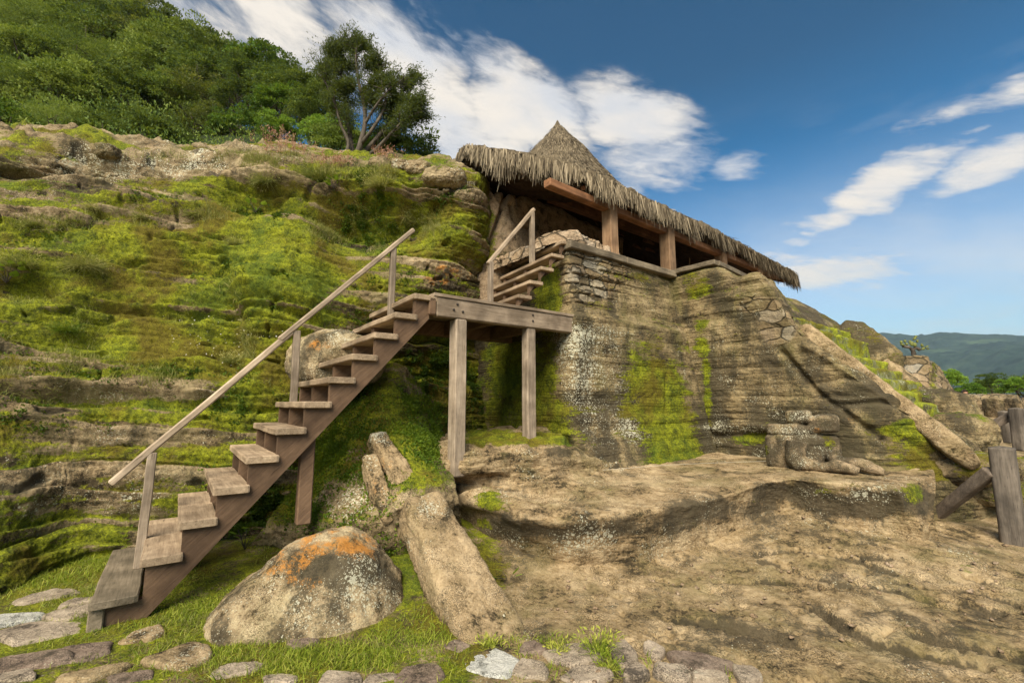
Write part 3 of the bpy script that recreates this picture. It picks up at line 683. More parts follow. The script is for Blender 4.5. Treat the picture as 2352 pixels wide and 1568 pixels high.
def slab(name, A, B, wA, wB, thick, label, attrs=None, seed=1, tilt=0.0, parent=None, off=0.0):
    """a long squared rock beam lying from A (low end) to B (high end)"""
    A, B = np.array(A), np.array(B); d = B - A; L = np.linalg.norm(d); d /= L
    sd = np.cross(d, Z3); sd /= np.linalg.norm(sd); u = np.cross(sd, d)
    sd, u = sd * math.cos(tilt) + u * math.sin(tilt), u * math.cos(tilt) - sd * math.sin(tilt)
    ny, nx = 260, 150
    s = np.linspace(-.0, 1.0, ny)[:, None]; a = np.linspace(0, 2 * np.pi, nx, endpoint=False)[None]
    ca, sa = np.cos(a), np.sin(a); k = (np.abs(ca) ** 7 + np.abs(sa) ** 7) ** (-1 / 7)
    w = (wA + (wB - wA) * s) / 2
    end = np.sqrt(np.clip(1 - np.abs(2 * s - 1) ** 14, 0, 1))
    cx = ca * k * w * end; cy = sa * k * thick / 2 * end - thick / 2
    V = A + d * (s * L)[..., None] + sd * cx[..., None] + u * cy[..., None]
    c = A + d * (s * L)[..., None] - u * (thick / 2); n = V - c; n /= np.linalg.norm(n, axis=2, keepdims=True) + 1e-6
    D = .05 * fbm(V * 1.6, 4, seed) + .03 * fbm(V * 5, 4, seed + 3) + .012 * (ridged(V * 13, 3, seed + 5) - .6) + .008 * fbm(V * 34, 3, seed + 7)
    V2 = V + n * D[..., None]
    o = grid_obj(name, V2, M['slab'], parent, {k2: paint(V + off, b) for k2, b in (attrs or {}).items()}, wrap=True)
    if label: tag(o, label, 'rock slab')
    return o
slab('stone_slab', PZ(1168,1500,-.05), PZ(965,1118,.83), .46, .42, .34, 'long squared rock slab slanting down to the paving right of the orange boulder',
     {'pale': [(985,1170,40,30,.8),(960,1260,40,40,.5),(1000,1330,50,60,.2)], 'moss': [(930,1210,24,60,.6),(1030,1150,14,50,.1)], 'orange': [(1000,1210,60,60,.2)], 'dark': [(960,1420,40,60,.2)]}, 3, .10)
slab('stone_slab', PZ(1010,1440,-.10), PZ(930,1180,.40), .26, .26, .3, 'lower stone ledge along the left side of the long slanting slab',
     {'dark': [(960,1400,50,80,.5)], 'pale': [(940,1260,30,60,.5)], 'moss': [(930,1200,30,40,.5)]}, 13, .5)
slab('stone_slab', PY(895,1195,4.35), PY(848,1035,4.75), .13, .17, .2, 'thin orange and white lichened stone leaning on the mound beside the big slab',
     {'pale': [(850,1040,40,30,1.0),(890,1150,20,40,.4)], 'orange': [(870,1100,30,70,.5)]}, 23, .2)
slab('stone_slab', PY(945,1105,4.55), PY(865,985,5.0), .22, .20, .2, 'broken orange lichened stone at the top of the slanting slabs',
     {'pale': [(870,1000,30,24,1.0)], 'orange': [(900,1050,60,50,.55)], 'moss': [(930,1090,20,20,.7)]}, 33, .1)

def boulder(name, c, R, mat, label, seed=1, att=None, squash=3.0, base=0.0, cat='boulder', rot=0.0, rough=1.0, top=None):
    ny, nx = 200, 300
    ph = np.linspace(0.0, np.pi * .96, ny)[:, None]; a = np.linspace(0, 2 * np.pi, nx, endpoint=False)[None]
    d = np.stack([np.sin(ph) * np.cos(a), np.sin(ph) * np.sin(a), np.cos(ph) * np.ones_like(a)], -1)
    k = (np.abs(d) ** squash).sum(-1) ** (-1 / squash)
    U = d * k[..., None]
    if top is not None: U = top(U)
    V = U * np.array(R)
    cr, sr = math.cos(rot), math.sin(rot)
    V = np.stack([V[..., 0] * cr - V[..., 1] * sr, V[..., 0] * sr + V[..., 1] * cr, V[..., 2]], -1) + np.array(c)
    s = min(R)
    D = rough * (.22 * s * fbm(V / s * .8, 3, seed) + .10 * s * fbm(V / s * 2.4, 5, seed + 2) + .05 * s * (ridged(V / s * 2.0, 3, seed + 8) - .6) + .012 * fbm(V * 12, 4, seed + 4) + .007 * fbm(V * 36, 3, seed + 6))
    V2 = V + d * D[..., None]
    o = grid_obj(name, V2, mat, None, {k2: paint(V, b) for k2, b in (att or {}).items()}, wrap=True)
    tag(o, label, cat)
    return o
def btop(U):                       # broad foot, narrow flat crown leaning to the right
    z = U[..., 2]; k = 1.0 - .40 * sstep(-.3, 1.0, z); U = U.copy()
    U[..., 0] = U[..., 0] * k + .20 * sstep(-.2, 1, z); U[..., 1] = U[..., 1] * (1 - .35 * sstep(-.3, 1, z)) + .10 * sstep(-.2, 1, z)
    return U
boulder('boulder', (-1.62, 3.86, .04), (.70, .52, .56), M['boulder'], 'large rounded boulder with bright orange lichen in front of the wooden stairs', 5,
        {'orange': [(750,1235,125,42,.68),(640,1315,56,34,.60),(700,1275,76,34,.48),(825,1265,48,40,.64),(720,1345,54,28,.42)], 'dark': [(760,1300,110,40,.55)], 'pale': [(830,1310,50,60,.5),(540,1290,30,40,.5)]}, 2.6, top=btop, rot=.12)
boulder('boulder', PY(765,800,5.75) + np.array([0, .1, -.15]), (.62, .35, .40), M['boulder'], 'grey and orange rounded rock jutting from the cliff behind the upper stair treads', 15,
        {'orange': [(735,790,40,18,.8)], 'moss': [(830,790,40,30,1.0),(780,830,60,24,.8)], 'pale': [(800,770,60,30,.4)]}, 2.4)

# ================================================================== CARVED PYRAMID BASE
R3 = np.array([.785, .62, 0]); Q3 = np.array([.62, -.785, 0])
def pyramid():
    root = empty('stone_pyramid', (3.0, 7.0, .6))
    tag(root, 'moss streaked rock-cut pyramid base carrying the thatched temple', 'pyramid')
    def loc(V): return V - np.array([3.0, 7.0, .6])
    zs = [3.90, 3.4, 2.90, 2.82, 2.1, 1.6, 1.2, .65, .35]
    corner = {3.90:(.84,6.46),3.4:(.85,6.42),2.90:(.87,6.34),2.82:(.86,6.24),2.1:(.80,6.22),1.6:(.74,6.20),1.2:(.80,6.13),.65:(1.17,6.03),.35:(1.27,6.0)}
    rows = []
    for z in zs:
        c = np.array([*corner[z], z]); k = (z - .78) / 3.07
        seam = np.array([3.36 - .49 * k, 7.6 + .40 * k, z]); out = .05 if z <= 2.82 else 0
        seam = seam + np.array([.1, .1, 0]) * 1.0
        n = np.array([.62, -.785, 0]) * out
        w = [c + (seam - c) * f + n + np.array([.62, -.785, 0]) * .05 * math.sin(f * 3.1) for f in (.12, .33, .55, .78)]
        bl = np.array([-.75, 8.5, z]); b2 = c + (bl - c) * .15
        rows.append([bl, c + (bl - c) * .55, b2, c + n * .5] + w + [seam, seam + R3 * .25])
    V = patch(rows, 560, 460, keep=True, sharp_v=True)
    n = face_cam(V, gnormals(V)); px, py = proj(V)
    mas = paint(V, [(1350,640,60,75,1.0),(1400,625,60,40,.8)])
    def crs(h, a, sd):
        q_ = (V[..., 2] + .05 * fbm(V * .9, 3, sd)) / h; f_ = q_ - np.floor(q_); return a * (.4 + vnoise(np.stack([np.floor(q_), V[..., 0] * .7, V[..., 1] * .7], -1), sd)) * (sstep(0, .2, f_) * (1 - sstep(.78, 1, f_)) - .6)
    D = .034 * fbm(V * np.array([1.2, 1.2, 1.2]), 3, 3) + .016 * fbm(V * np.array([5, 5, 9.]), 4, 7) + crs(.083, .0050, 5) + crs(.43, .014, 6) + .009 * (ridged(V * np.array([4, 4, 30.]), 3, 17) - .6) + .007 * fbm(V * 30, 3, 9)
    D += .05 * paint(V, [(1330,925,110,16,-1.0),(1500,945,120,12,-.6),(1560,1010,90,10,-.5),(1450,780,6,40,-.5),(1530,900,5,60,-.6)])
    zz = V[..., 2] + .03 * fbm(V * 2, 2, 71)
    cell = np.floor(zz / .145); fr = zz / .145 - cell
    hx = (V @ R3) * 3.4 + vnoise(np.stack([cell, cell * 0, cell * 0], -1), 2) * 5; fx = hx - np.floor(hx)
    st = sstep(0, .16, fr) * (1 - sstep(.86, 1, fr)) * sstep(0, .1, fx) * (1 - sstep(.9, 1, fx)) * (.6 + .6 * vnoise(np.stack([np.floor(hx), cell, 0 * cell], -1), 8))
    D += np.clip(mas, 0, 1) * (st * .06 - .03)
    V2 = V + n * D[..., None]
    att = {'moss': paint(V, [(1490,860,70,100,.85),(1540,960,55,100,1.0),(1560,1040,70,50,1.1),(1460,945,110,14,.7),(1255,660,30,80,1.3),(1270,820,20,110,.6),(1260,960,50,60,1.0),(1320,1010,60,40,.6),(1480,640,90,40,.5),(1590,760,16,60,1.0),(1630,880,10,70,.9),(1360,700,60,14,.5),(1225,880,40,120,.6),(1160,880,70,160,1.0)]) - .10,
           'pale': paint(V, [(1380,840,90,90,.75),(1320,850,40,100,.35),(1300,780,50,30,.5),(1440,980,60,40,.8),(1350,760,120,16,.8),(1640,980,60,10,.8),(1400,1000,90,60,.3)]),
           'dark': paint(V, [(1160,800,80,120,.9),(1500,960,160,100,.35),(1400,925,90,30,.5),(1240,800,30,150,.5),(1450,1050,120,40,.3)]), 'orange': paint(V, [(1390,720,60,20,.45),(1560,1000,20,20,.5)]),
           'masonry': mas}
    grid_obj('front_wall', loc(V2), M['pyramid'], root, att)
    # side of the projecting staircase
    ex = [(2.2, 1905, 820, 7.4), (2.62, 1977, 871, 7.4), (3.0, 2055, 926, 7.55), (3.35, 2125, 968, 7.85), (3.8, 2206, 1012, 8.3), (4.1, 2250, 1055, 8.7), (4.4, 2290, 1092, 9.1), (4.8, 2345, 1120, 9.6), (5.4, 2480, 1170, 10.6)]
    EX = {e[0]: PN(e[1], e[2], R3, e[3]) for e in ex}
    L = [-.12, .4, .8, 1.1, 1.485, 1.84] + [e[0] for e in ex]
    T = [3.90, 3.90, 3.88, 3.62, 3.58, 2.78] + [EX[e[0]][2] for e in ex]
    exl = [e[0] for e in ex]; exx = [EX[l][0] for l in exl]; exy = [EX[l][1] for l in exl]
    def sp(l, z):
        if l < 1.9: return sp0(l, z)
        b = -R3 * .10 * (np.interp(l, L, T) - z)
        if l < 2.2:
            a = sp0(1.84, z); c = EX[2.2]; f = (l - 1.84) / .36; return np.array([a[0] * (1 - f) + (c[0] + b[0]) * f, a[1] * (1 - f) + (c[1] + b[1]) * f, z])
        return np.array([np.interp(l, exl, exx) + b[0], np.interp(l, exl, exy) + b[1], z])
    def sp0(l, z): k = (z - .78) / 3.07; return np.array([3.36 - .49 * k, 7.6 + .40 * k, z]) * np.array([1, 1, 1]) + Q3 * (l - (.5 * (1 - k) if l > .3 else 0)) + R3 * (.02 if l > 1 else 0)
    rows = []
    top_in = [sp(l, t) + R3 * .10 + np.array([0, 0, -.0]) for l, t in zip(L, T)]
    rows.append([p + R3 * .4 + np.array([0, 0, -.03]) for p in top_in]); rows.append([p + np.array([0, 0, .01]) for p in top_in])
    for f in (0.02, .12, .3, .55, .8, 1.0):
        rows.append([sp(l, t + (.1 - t) * f) for l, t in zip(L, T)])
    V = patch(rows, 420, 420, keep=True, sharp_v=True)
    n = face_cam(V, gnormals(V)); px, py = proj(V)
    mas = paint(V, [(1785,745,50,55,1.0),(1730,700,50,25,.8)])
    def crs(h, a, sd):
        q_ = (V[..., 2] + .05 * fbm(V * .9, 3, sd)) / h; f_ = q_ - np.floor(q_); return a * (.4 + vnoise(np.stack([np.floor(q_), V[..., 0] * .7, V[..., 1] * .7], -1), sd)) * (sstep(0, .2, f_) * (1 - sstep(.78, 1, f_)) - .6)
    D = .05 * fbm(V * 1.3, 4, 13) + crs(.09, .0065, 15) + crs(.43, .018, 16) + .026 * fbm(V * np.array([4, 4, 9.]), 4, 17) + .014 * (ridged(V * np.array([3, 3, 22.]), 3, 27) - .6) + .008 * fbm(V * 30, 3, 19)
    for (pts, dep, w) in [([(1795,810),(1877,900),(1925,935),(1965,965),(2030,1010)], -.10, 9), ([(1640,985),(1700,975),(1790,985)], .06, 8), ([(1640,1002),(1710,1000),(1790,1003)], -.08, 8),([(1935,930),(2040,925),(2110,965)], -.06, 7), ([(1880,880),(1960,870),(2030,905)], -.04, 5), ([(1850,795),(1950,850),(2060,925)], .05, 10), ([(2000,985),(2080,1010),(2180,1080),(2240,1130)], -.05, 10), ([(1880,900),(1960,960),(2020,1000)], .05, 14)]:
        q = catmull(np.array(pts, float), 20); best = np.full(px.shape, 1e9)
        for k in range(19):
            d = q[k+1] - q[k]; t = np.clip(((px - q[k][0]) * d[0] + (py - q[k][1]) * d[1]) / (d @ d), 0, 1)
            best = np.minimum(best, np.hypot(px - q[k][0] - t * d[0], py - q[k][1] - t * d[1]))
        D += dep * np.exp(-(best / w) ** 2)
    V2 = V + n * D[..., None]
    att = {'moss': paint(V, [(2080,985,70,24,1.1),(2120,1050,30,70,1.0),(2060,1040,50,40,.6),(1625,900,12,100,.9),(1610,780,20,60,.9),(1600,660,40,30,.9),(1690,670,40,20,.5),(1730,1010,60,20,.8),(1790,950,50,40,.2),(2160,1080,40,30,.9),(1700,780,20,70,.3)]) - .12,
           'dark': paint(V, [(1980,910,110,40,.6),(1900,1010,200,70,.55),(1700,900,90,180,.35),(1850,850,50,50,.4)]),
           'pale': paint(V, [(1700,900,90,150,.25),(1810,960,40,60,.4),(1700,985,80,12,.9)]), 'orange': paint(V, [(1975,965,60,14,.5),(1660,740,40,40,.3)]), 'masonry': mas}
    grid_obj('side_wall', loc(V2), M['pyramid'], root, att)
    # top slab of the near balustrade, stair bed and the ledge above
    def zq(l): return np.interp(l, [0, .9, 1.3, 1.75, 1.95, 4.3], [3.82, 3.78, 3.45, 2.98, 2.62, .2])
    rows = []
    for l in (.7, 1.0, 1.3, 1.55, 1.84, 2.2, 2.6, 3.0, 3.5, 3.9, 4.4, 4.8):
        t = np.interp(l, L, T); p = sp(l, t); r0 = p + R3 * .0
        z1 = min(zq(l), t + .3); kw = np.interp(l, [3.0, 4.2], [1, .35])
        rows.append([p + R3 * .02 + Z3 * -.04, p + R3 * .2 + Z3 * 0, p + R3 * .40 + Z3 * .0, p + R3 * .50 + Z3 * (z1 - t - (.06 if l < 1.8 else .22)), p + R3 * 1.6 * kw + Z3 * (z1 - t - (.06 if l < 1.8 else .24)), p + R3 * 2.9 * kw + Z3 * (z1 - t - (.04 if l < 1.8 else .24)), p + R3 * 3.5 * kw + Z3 * (z1 - t - (.10 if l < 1.8 else .28))])
    V = patch(rows, 240, 300, keep=True); n = gnormals(V); n *= np.sign(n[..., 2:3].mean())
    D = .05 * fbm(V * 1.7, 4, 43) + .025 * fbm(V * 6, 4, 47) + .008 * fbm(V * 30, 3, 49)
    V2 = V + n * D[..., None]
    att = {'moss': paint(V, [(1950,800,100,60,.6),(2120,990,60,40,.5)]), 'dark': paint(V, [(1850,720,60,30,.6)]), 'pale': paint(V, [(1990,860,60,60,.2)])}
    grid_obj('balustrade', loc(V2), M['pyramid'], root, att)
    # steps
    for k in range(7):
        l = 1.80 + .232 * k; z = np.interp(l, L, T) + .13 if l > 2.2 else 2.88 - .93 * (l - 1.84)
        p = sp(l, np.interp(l, L, T)); p[2] = 0
        ny, nx = 26, 150; us = np.linspace(.22, 2.92, nx)
        prof = [(-.02, z - .45), (.0, z - .10), (.005, z - .02), (-.02, z), (-.15, z + .004), (-.34, z)]
        prof = linres(np.array(prof), ny)
        V = p + R3 * us[None, :, None] - Q3 * -prof[:, 0][:, None, None] + Z3 * prof[:, 1][:, None, None]
        V[..., 2] += 0
        n = gnormals(V); n *= np.sign(((np.array([0, 0, 3.]) - V) * n).sum(-1).mean())
        V2 = V + n * (.030 * fbm(V * 5, 3, 50 + k) + .010 * fbm(V * 24, 3, 70 + k))[..., None]
        ys = vnoise(np.stack([V[..., 0] * 4 + k * 7, V[..., 0] * 0, V[..., 0] * 0], -1), 5)
        grid_obj('step', loc(V2), M['step'], root, {'moss': .3 + .5 * ys, 'pale': .5 * (1 - ys)})
    return root
M['step'] = rock_mat('mossy_step', moss=.02, pale=.05, orange=-.1, stain=-.06, strata=1.0, mosslight=(.40, .42, .02), mossdark=(.14, .17, .02), mid=(.22,.22,.10), light=(.36,.38,.22))
PYR = pyramid()
PYL = np.array([3.0, 7.0, .6])

def lumps(name, P, mat, parent, loc0, size, n, seed, spread, squash=2.6):
    """a course of small rough stones as one mesh"""
    rs = np.random.RandomState(seed); vs = []; qs = []; off = 0; tints = []
    P = np.array(P, float)
    for i in range(n):
        t = rs.rand() * (len(P) - 1); k = int(t); c = P[k] + (P[min(k+1, len(P)-1)] - P[k]) * (t - k) + rs.uniform(-1, 1, 3) * np.array(spread)
        r = size * rs.uniform(.5, 1.3) * np.array([rs.uniform(.8, 1.4), rs.uniform(.8, 1.3), rs.uniform(.6, 1.0)])
        ph = np.linspace(0, np.pi, 9)[:, None]; a = np.linspace(0, 2*np.pi, 13)[None, :-1]
        d = np.stack([np.sin(ph)*np.cos(a), np.sin(ph)*np.sin(a), np.cos(ph)*np.ones_like(a)], -1)
        V = d * ((np.abs(d) ** squash).sum(-1) ** (-1/squash))[..., None] * r
        A = rs.normal(size=(3, 3)); Qm, _ = np.linalg.qr(A); V = V @ Qm.T + c
        V = V + d * (r.min() * .35 * fbm(V * 9, 3, i))[..., None]
        vs.append(V.reshape(-1, 3)); qs.append(grid_faces(9, 12, off=off, wrap=True)); off += 108; tints.append(np.full(108, rs.rand()))
    q = np.vstack(qs)
    me = raw_mesh(name, np.vstack(vs) - np.array(loc0), q, np.full(len(q), 4), {'tint': np.concatenate(tints)})
    return link(name, me, parent, mat)
def course(path, w, h, seed):
    q = catmull(np.array(path, float), 220); d = np.gradient(q, axis=0); d /= np.linalg.norm(d, axis=1, keepdims=True); n = np.cross(d, Z3); n /= np.linalg.norm(n, axis=1, keepdims=True)
    V = np.array([q + n * (w * a) + Z3 * (h * b) for a, b in [(.62, -.9), (.56, .0), (.45, .75), (.2, 1.0), (-.2, 1.0), (-.5, .7), (-.6, -.9)]])
    V = patch([list(r) for r in V], 360, 90, keep=True); nn = gnormals(V); c = V.mean(axis=(0,)); nn *= np.sign((nn * (V - q.mean(0) * 0 - np.interp(np.linspace(0, 1, 360), [0, 1], [0, 1])[None, :, None] * 0 - catmull(np.array(path, float), 360)[None])).sum(-1).mean())
    V2 = V + nn * (.05 * fbm(V * 5, 3, seed) + .035 * (ridged(V * 9, 3, seed + 1) - .5) + .012 * fbm(V * 30, 2, seed + 2))[..., None]
    grid_obj('rubble_course', V2 - PYL, M['rubble_wall'], PYR, {'masonry': np.ones(V.shape[:2])})
M['rubble_wall'] = rock_mat('rubble_masonry', moss=-.25, pale=.0, orange=-.1, stain=-.04, strata=1.0, algae=.1, mid=(.32, .22, .135), light=(.52, .40, .28), sc=2, masonry=True)
course([(-.75,8.05,3.92),(-.15,7.55,3.96),(.35,7.05,4.00),(.78,6.66,4.09),(1.2,6.95,4.02),(1.66,7.28,3.93)], .30, .13, 3)
course([(3.6,7.9,3.78),(4.3,8.8,3.84),(5.3,9.6,3.86),(5.9,10.0,3.6)], .4, .14, 4)
lumps('rubble_course', [(-.75,8.05,3.92),(-.15,7.55,3.98),(.35,7.05,4.03),(.78,6.62,4.14),(1.2,6.9,4.08),(1.66,7.25,3.98)], M['rubble_wall'], PYR, PYL, .045, 120, 4, (.12,.12,.05), 6)
lumps('rubble_course', [(3.6,7.9,3.78),(4.3,8.8,3.84),(5.3,9.6,3.86),(5.9,10.0,3.6)], M['rubble_wall'], PYR, PYL, .06, 90, 9, (.14,.14,.08), 6)

# sunken rocks, second balustrade and ruins beside the steps
def zoff(p, dz): p = np.array(p, float); p[2] += dz; return p
ps = lambda px, py, c: PN(px, py, R3, c)
slab('balustrade_cap', ps(2262,1062,8.15) - PYL, ps(1852,738,7.60) - PYL, .46, .44, .22, None, None, 241, 0, PYR, PYL)
slab('stone_slab', zoff(ps(2235,975,10.3), .0), zoff(ps(1990,790,10.4), .08), .46, .40, .5, 'far sloping balustrade slab on the right side of the mossy pyramid steps', {'dark': [(2100,880,80,60,.3)]}, 41, 0)
def wedge(U):
    z = U[..., 2]; k = 1 - .55 * sstep(-.2, 1, z); U = U.copy(); U[..., 0] = U[..., 0] * k - .30 * sstep(-.4, 1, z); U[..., 1] *= (1 - .4 * sstep(-.2, 1, z)); return U
boulder('boulder', ps(1985,812,10.6), (.50, .56, .60), M['pyramid'], 'dark pointed rock crowning the far balustrade of the pyramid steps', 51, {'dark': [(1970,780,60,50,.6)], 'moss': [(2010,760,20,40,.3)]}, 3.5, top=wedge, rot=-.5)
boulder('boulder', ps(2130,922,9.7), (.42, .34, .20), M['pyramid'], 'flat dark rock lying over the lower mossy steps', 61, {'moss': [(2080,900,40,20,.9)], 'dark': [(2110,900,60,40,.5)]}, 3)
boulder('boulder', ps(2168,950,9.9), (.36, .40, .34), M['pyramid'], 'rounded pale topped rock right of the lower mossy steps', 71, {'dark': [(2160,960,40,40,.5)], 'pale': [(2150,920,30,20,.5)]}, 3)
boulder('boulder', ps(2190,1000,9.4), (.50, .40, .34), M['pyramid'], 'squat dark rock at the foot of the far balustrade', 81, {'dark': [(2180,1000,60,60,.5)], 'moss': [(2140,1000,30,30,.7)]}, 3)
boulder('boulder', ps(2215,1075,8.5), (.60, .42, .22), M['cliff'], 'grassy rock hump below the steps beside the leaning rail', 91, {'moss': [(2260,1080,60,40,.4)], 'pale': [(2200,1040,60,30,.3)]}, 2.6)
boulder('boulder', ps(2330,1095,8.9) + np.array([.1, .2, -.1]), (.8, .5, .30), M['cliff'], 'dark mossy rock bank behind the thick fence post', 95, {'dark': [(2300,1120,90,50,.6)], 'moss': [(2320,1110,60,40,.5)]}, 2.6)

def ruin(name, top, bot, label, Ydir, side, cat='stone wall', attr=None, seed=3, mat='ruin', nx=260, ny=200):
    rows = [[p + np.array(Ydir) for p in top], top, *[[a + (b - a) * f for a, b in zip(top, bot)] for f in (.3, .6, 1.0)]]
    V = patch(rows, nx, ny, keep=True, sharp=True, sharp_v=True); n = face_cam(V, gnormals(V))
    V2 = V + n * (.10 * fbm(V * 1.3, 3, seed) + .05 * fbm(V * 5, 4, seed + 2) + .02 * fbm(V * 16, 3, seed + 5))[..., None]
    o = grid_obj(name, V2, M[mat], None, {'masonry': np.ones(V.shape[:2]), **{k: paint(V, b) for k, b in (attr or {}).items()}})
    tag(o, label, cat); return o
M['ruin'] = rock_mat('ruin_masonry', moss=-.06, pale=.0, orange=-.1, stain=.03, strata=2.0, mid=(.21, .15, .08), light=(.36, .27, .16), masonry=True)
ruin('ruined_wall', [PY(2010,800,11.6), PY(2035,812,10.6), PY(2080,815,10.3), PY(2128,818,10.2), PY(2145,830,11.2), PY(2160,850,12.4)],
     [PY(2010,960,11.2), PY(2050,985,9.9), PY(2120,990,9.6), PY(2190,1000,9.4), PY(2235,1010,10.6), PY(2260,990,12.4)], 'battered ruin of small stones with a prickly pear on top', (-1, 3, .05), None,
     attr={'moss': [(2145,860,14,60,.6)], 'pale': [(2080,850,60,40,.3)]}, seed=111)
ruin('ruined_wall', [PY(2190,912,19), PY(2200,908,17.5), PY(2260,906,17.6), PY(2330,905,17.7), PY(2345,912,18.5), PY(2360,920,20)],
     [PY(2190,940,19), PY(2200,947,17.3), PY(2260,946,17.4), PY(2335,944,17.5), PY(2352,940,18.3), PY(2365,938,20)], 'long low stone wall on the far terrace with a visitor behind it', (.0, 1.2, .0), None, seed=131, attr={'pale': [(2260,908,90,6,.6)]})
for i, (a, w, lab) in enumerate([(2222, 12, 'leftmost low stone pier in front of the far terrace wall'), (2282, 13, 'middle low stone pier in front of the far terrace wall'), (2322, 14, 'rightmost low stone pier in front of the far terrace wall')]):
    boulder('stone_pier', PY(a, 937, 16.9), (w / FPX * 17 * .55, .3, .36), M['ruin'], lab, 140 + i, {}, 7, cat='stone pier')

# ================================================================== WOODEN STAIRS
def SCZ(s, c, z): return RDIR * s + ADIR * c + Z3 * z
C0, C1 = 4.547, 6.015
def staircase():
    root = tag(empty('wooden_staircase', SCZ(-.35, C0, 0)), 'weathered wooden staircase with a landing climbing from the grass to the thatched temple', 'staircase')
    o0 = np.array(root.location)
    def B(): return MB()
    def fin(mb, name, mat, parent=root, off=None):
        for i in range(len(mb.v)): mb.v[i] = mb.v[i] - o0
        return mb.build(name, mat, parent)
    sk = lambda k: -.137 + .2125 * (k - 1)
    zk = lambda k: .447 + .2358 * (k - 1)
    for k in range(1, 12):                                    # treads
        m = B(); s, z = sk(k), zk(k)
        w = .262 if k < 11 else .30
        half = w / 2
        if k <= 3:
            cm = (C0 + C1) / 2 - .02 * k
            m.beam(SCZ(s + half, C0, z - .031), SCZ(s + half, cm - .002, z - .031), w, .062, jit=.001, bev=.005); m.beam(SCZ(s + half, cm + .002, z - .034), SCZ(s + half, C1, z - .034), w, .062, jit=.001, bev=.005)
        else: m.beam(SCZ(s + half, C0, z - .031), SCZ(s + half, C1, z - .031), w, .062, jit=.0015, bev=.008)
        fin(m, 'tread', M['wood_across'])
    # wide bottom step: board on two legs with a dark riser behind
    m = B(); m.beam(SCZ(-.262, C0 - .02, .178), SCZ(-.262, C1, .178), .275, .055, jit=.002, bev=.008); pb = fin(m, 'bottom_step', M['platform'])
    for c in (C0 + .05, C1 - .06):
        m = B(); m.beam(SCZ(-.355, c, -.03), SCZ(-.355, c, .15), .07, .09, up=RDIR, bev=.008); fin(m, 'leg', M['platform'])
    # saw-tooth stringers
    for ci, c in enumerate((C0 + .045, (C0 + C1) / 2 + .02, C1 - .11)):
        pts = [(-.16, -.02), (.02, -.02)]
        pts = [(-.30, -.03), (-.10, -.03), (2.19, 2.545), (2.19, 2.76)]
        top = []
        for k in range(11, 0, -1):
            top += [(sk(k) + .235 if k < 11 else 2.19, zk(k) - .062), (sk(k) + .035, zk(k) - .062)]
        pts += top + [(sk(1) + .02, .15), (-.34, .15)]
        m = B(); poly = [SCZ(a, c, b) for a, b in pts]
        # split the outline in convex strips so that it fills cleanly
        low = lambda s: -.03 + (s + .10) * (2.575 / 2.29) if s > -.10 else -.03
        xs = sorted({-.34, -.30, -.10, sk(1) + .035, 2.19} | {sk(k) + .035 for k in range(2, 12)})
        m2 = []
        for a, b in zip(xs[:-1], xs[1:]):
            mid = (a + b) / 2; kk = int((mid - .035 + .137) // .2125) + 1
            t = .15 if mid < sk(1) + .035 else zk(min(kk, 11)) - .062
            m2.append(([a, b], [low(a), low(b)], t))
        n = 0; vs = []; F = []
        for (a, b), (la, lb), t in m2:
            vs += [SCZ(a, c, la), SCZ(b, c, lb), SCZ(b, c, t), SCZ(a, c, t)]
            F.append((n, n+1, n+2, n+3)); n += 4
        m3 = MB(); nv = len(vs); vs2 = vs + [v + ADIR * .07 for v in vs]
        FF = list(F) + [tuple(i + nv for i in f[::-1]) for f in F]
        for i, f in enumerate(F):
            FF.append((f[0], f[0]+nv, f[1]+nv, f[1])); FF.append((f[2], f[2]+nv, f[3]+nv, f[3])); FF.append((f[3], f[3]+nv, f[0]+nv, f[0]))
        FF.append((F[-1][1], F[-1][1]+nv, F[-1][2]+nv, F[-1][2]))
        m3.add(vs2, FF); fin(m3, 'stringer', M['stringer'])
    # post under the lower flight
    p = PN(698, 1172, ADIR, 4.68); s, z = p @ RDIR, p[2]
    m = B(); m.beam(SCZ(s, 4.70, z - .12), SCZ(s, 4.70, low(s + .03) + .03), .105, .125, up=RDIR, bev=.01, jit=.001); fin(m, 'support_post', M['stringer'])
    # landing
    m = B()
    nb = 10
    for i in range(nb):
        c = C0 - .015 + (1.50 / nb) * (i + .5); m.beam(SCZ(2.22, c, 2.822), SCZ(4.38, c, 2.822), 1.5 / nb - .006, .038, bev=.004, jit=.001)
    fin(m, 'landing_deck', M['wood_run'])
    m = B(); m.beam(SCZ(2.262, C0 + .055, 2.69), SCZ(4.39, C0 + .055, 2.69), .11, .222, bev=.012, jit=.001); nb_ = fin(m, 'landing_beam', M['wood_run'])
    mb = MB()
    for px, py in [(1050.6,698.8),(1042,711),(1063,716),(1223.7,723.5),(1223.7,737)]:
        q = PN(px, py, ADIR, C0 - .001); d = ADIR
        mb.tube([q - d * .012, q - d * .008, q + d * .01], [.006, .014, .014], 8)
    for i in range(len(mb.v)): mb.v[i] = mb.v[i] - o0
    mm, t, b, _ = mat_base('bolt_iron'); b.inputs[0].default_value = (.05, .04, .035, 1); b.inputs['Metallic'].default_value = .6; b.inputs['Roughness'].default_value = .6
    mb.build('bolts', mm, nb_)['kind'] = 'stuff'
    m = B(); m.beam(SCZ(2.28, C1 - .06, 2.69), SCZ(4.3, C1 - .06, 2.69), .11, .222); fin(m, 'landing_beam', M['stringer'])
    for s in (2.215, 3.1, 3.9):
        m = B(); m.beam(SCZ(s, C0 + (.0 if s < 2.5 else .12), 2.69), SCZ(s, C1 - .01, 2.69), .08, .205, bev=.01); fin(m, 'joist', M['stringer'])
    # posts of the landing
    p = PN(1056, 1083, ADIR, C0 + .0); s = p @ RDIR
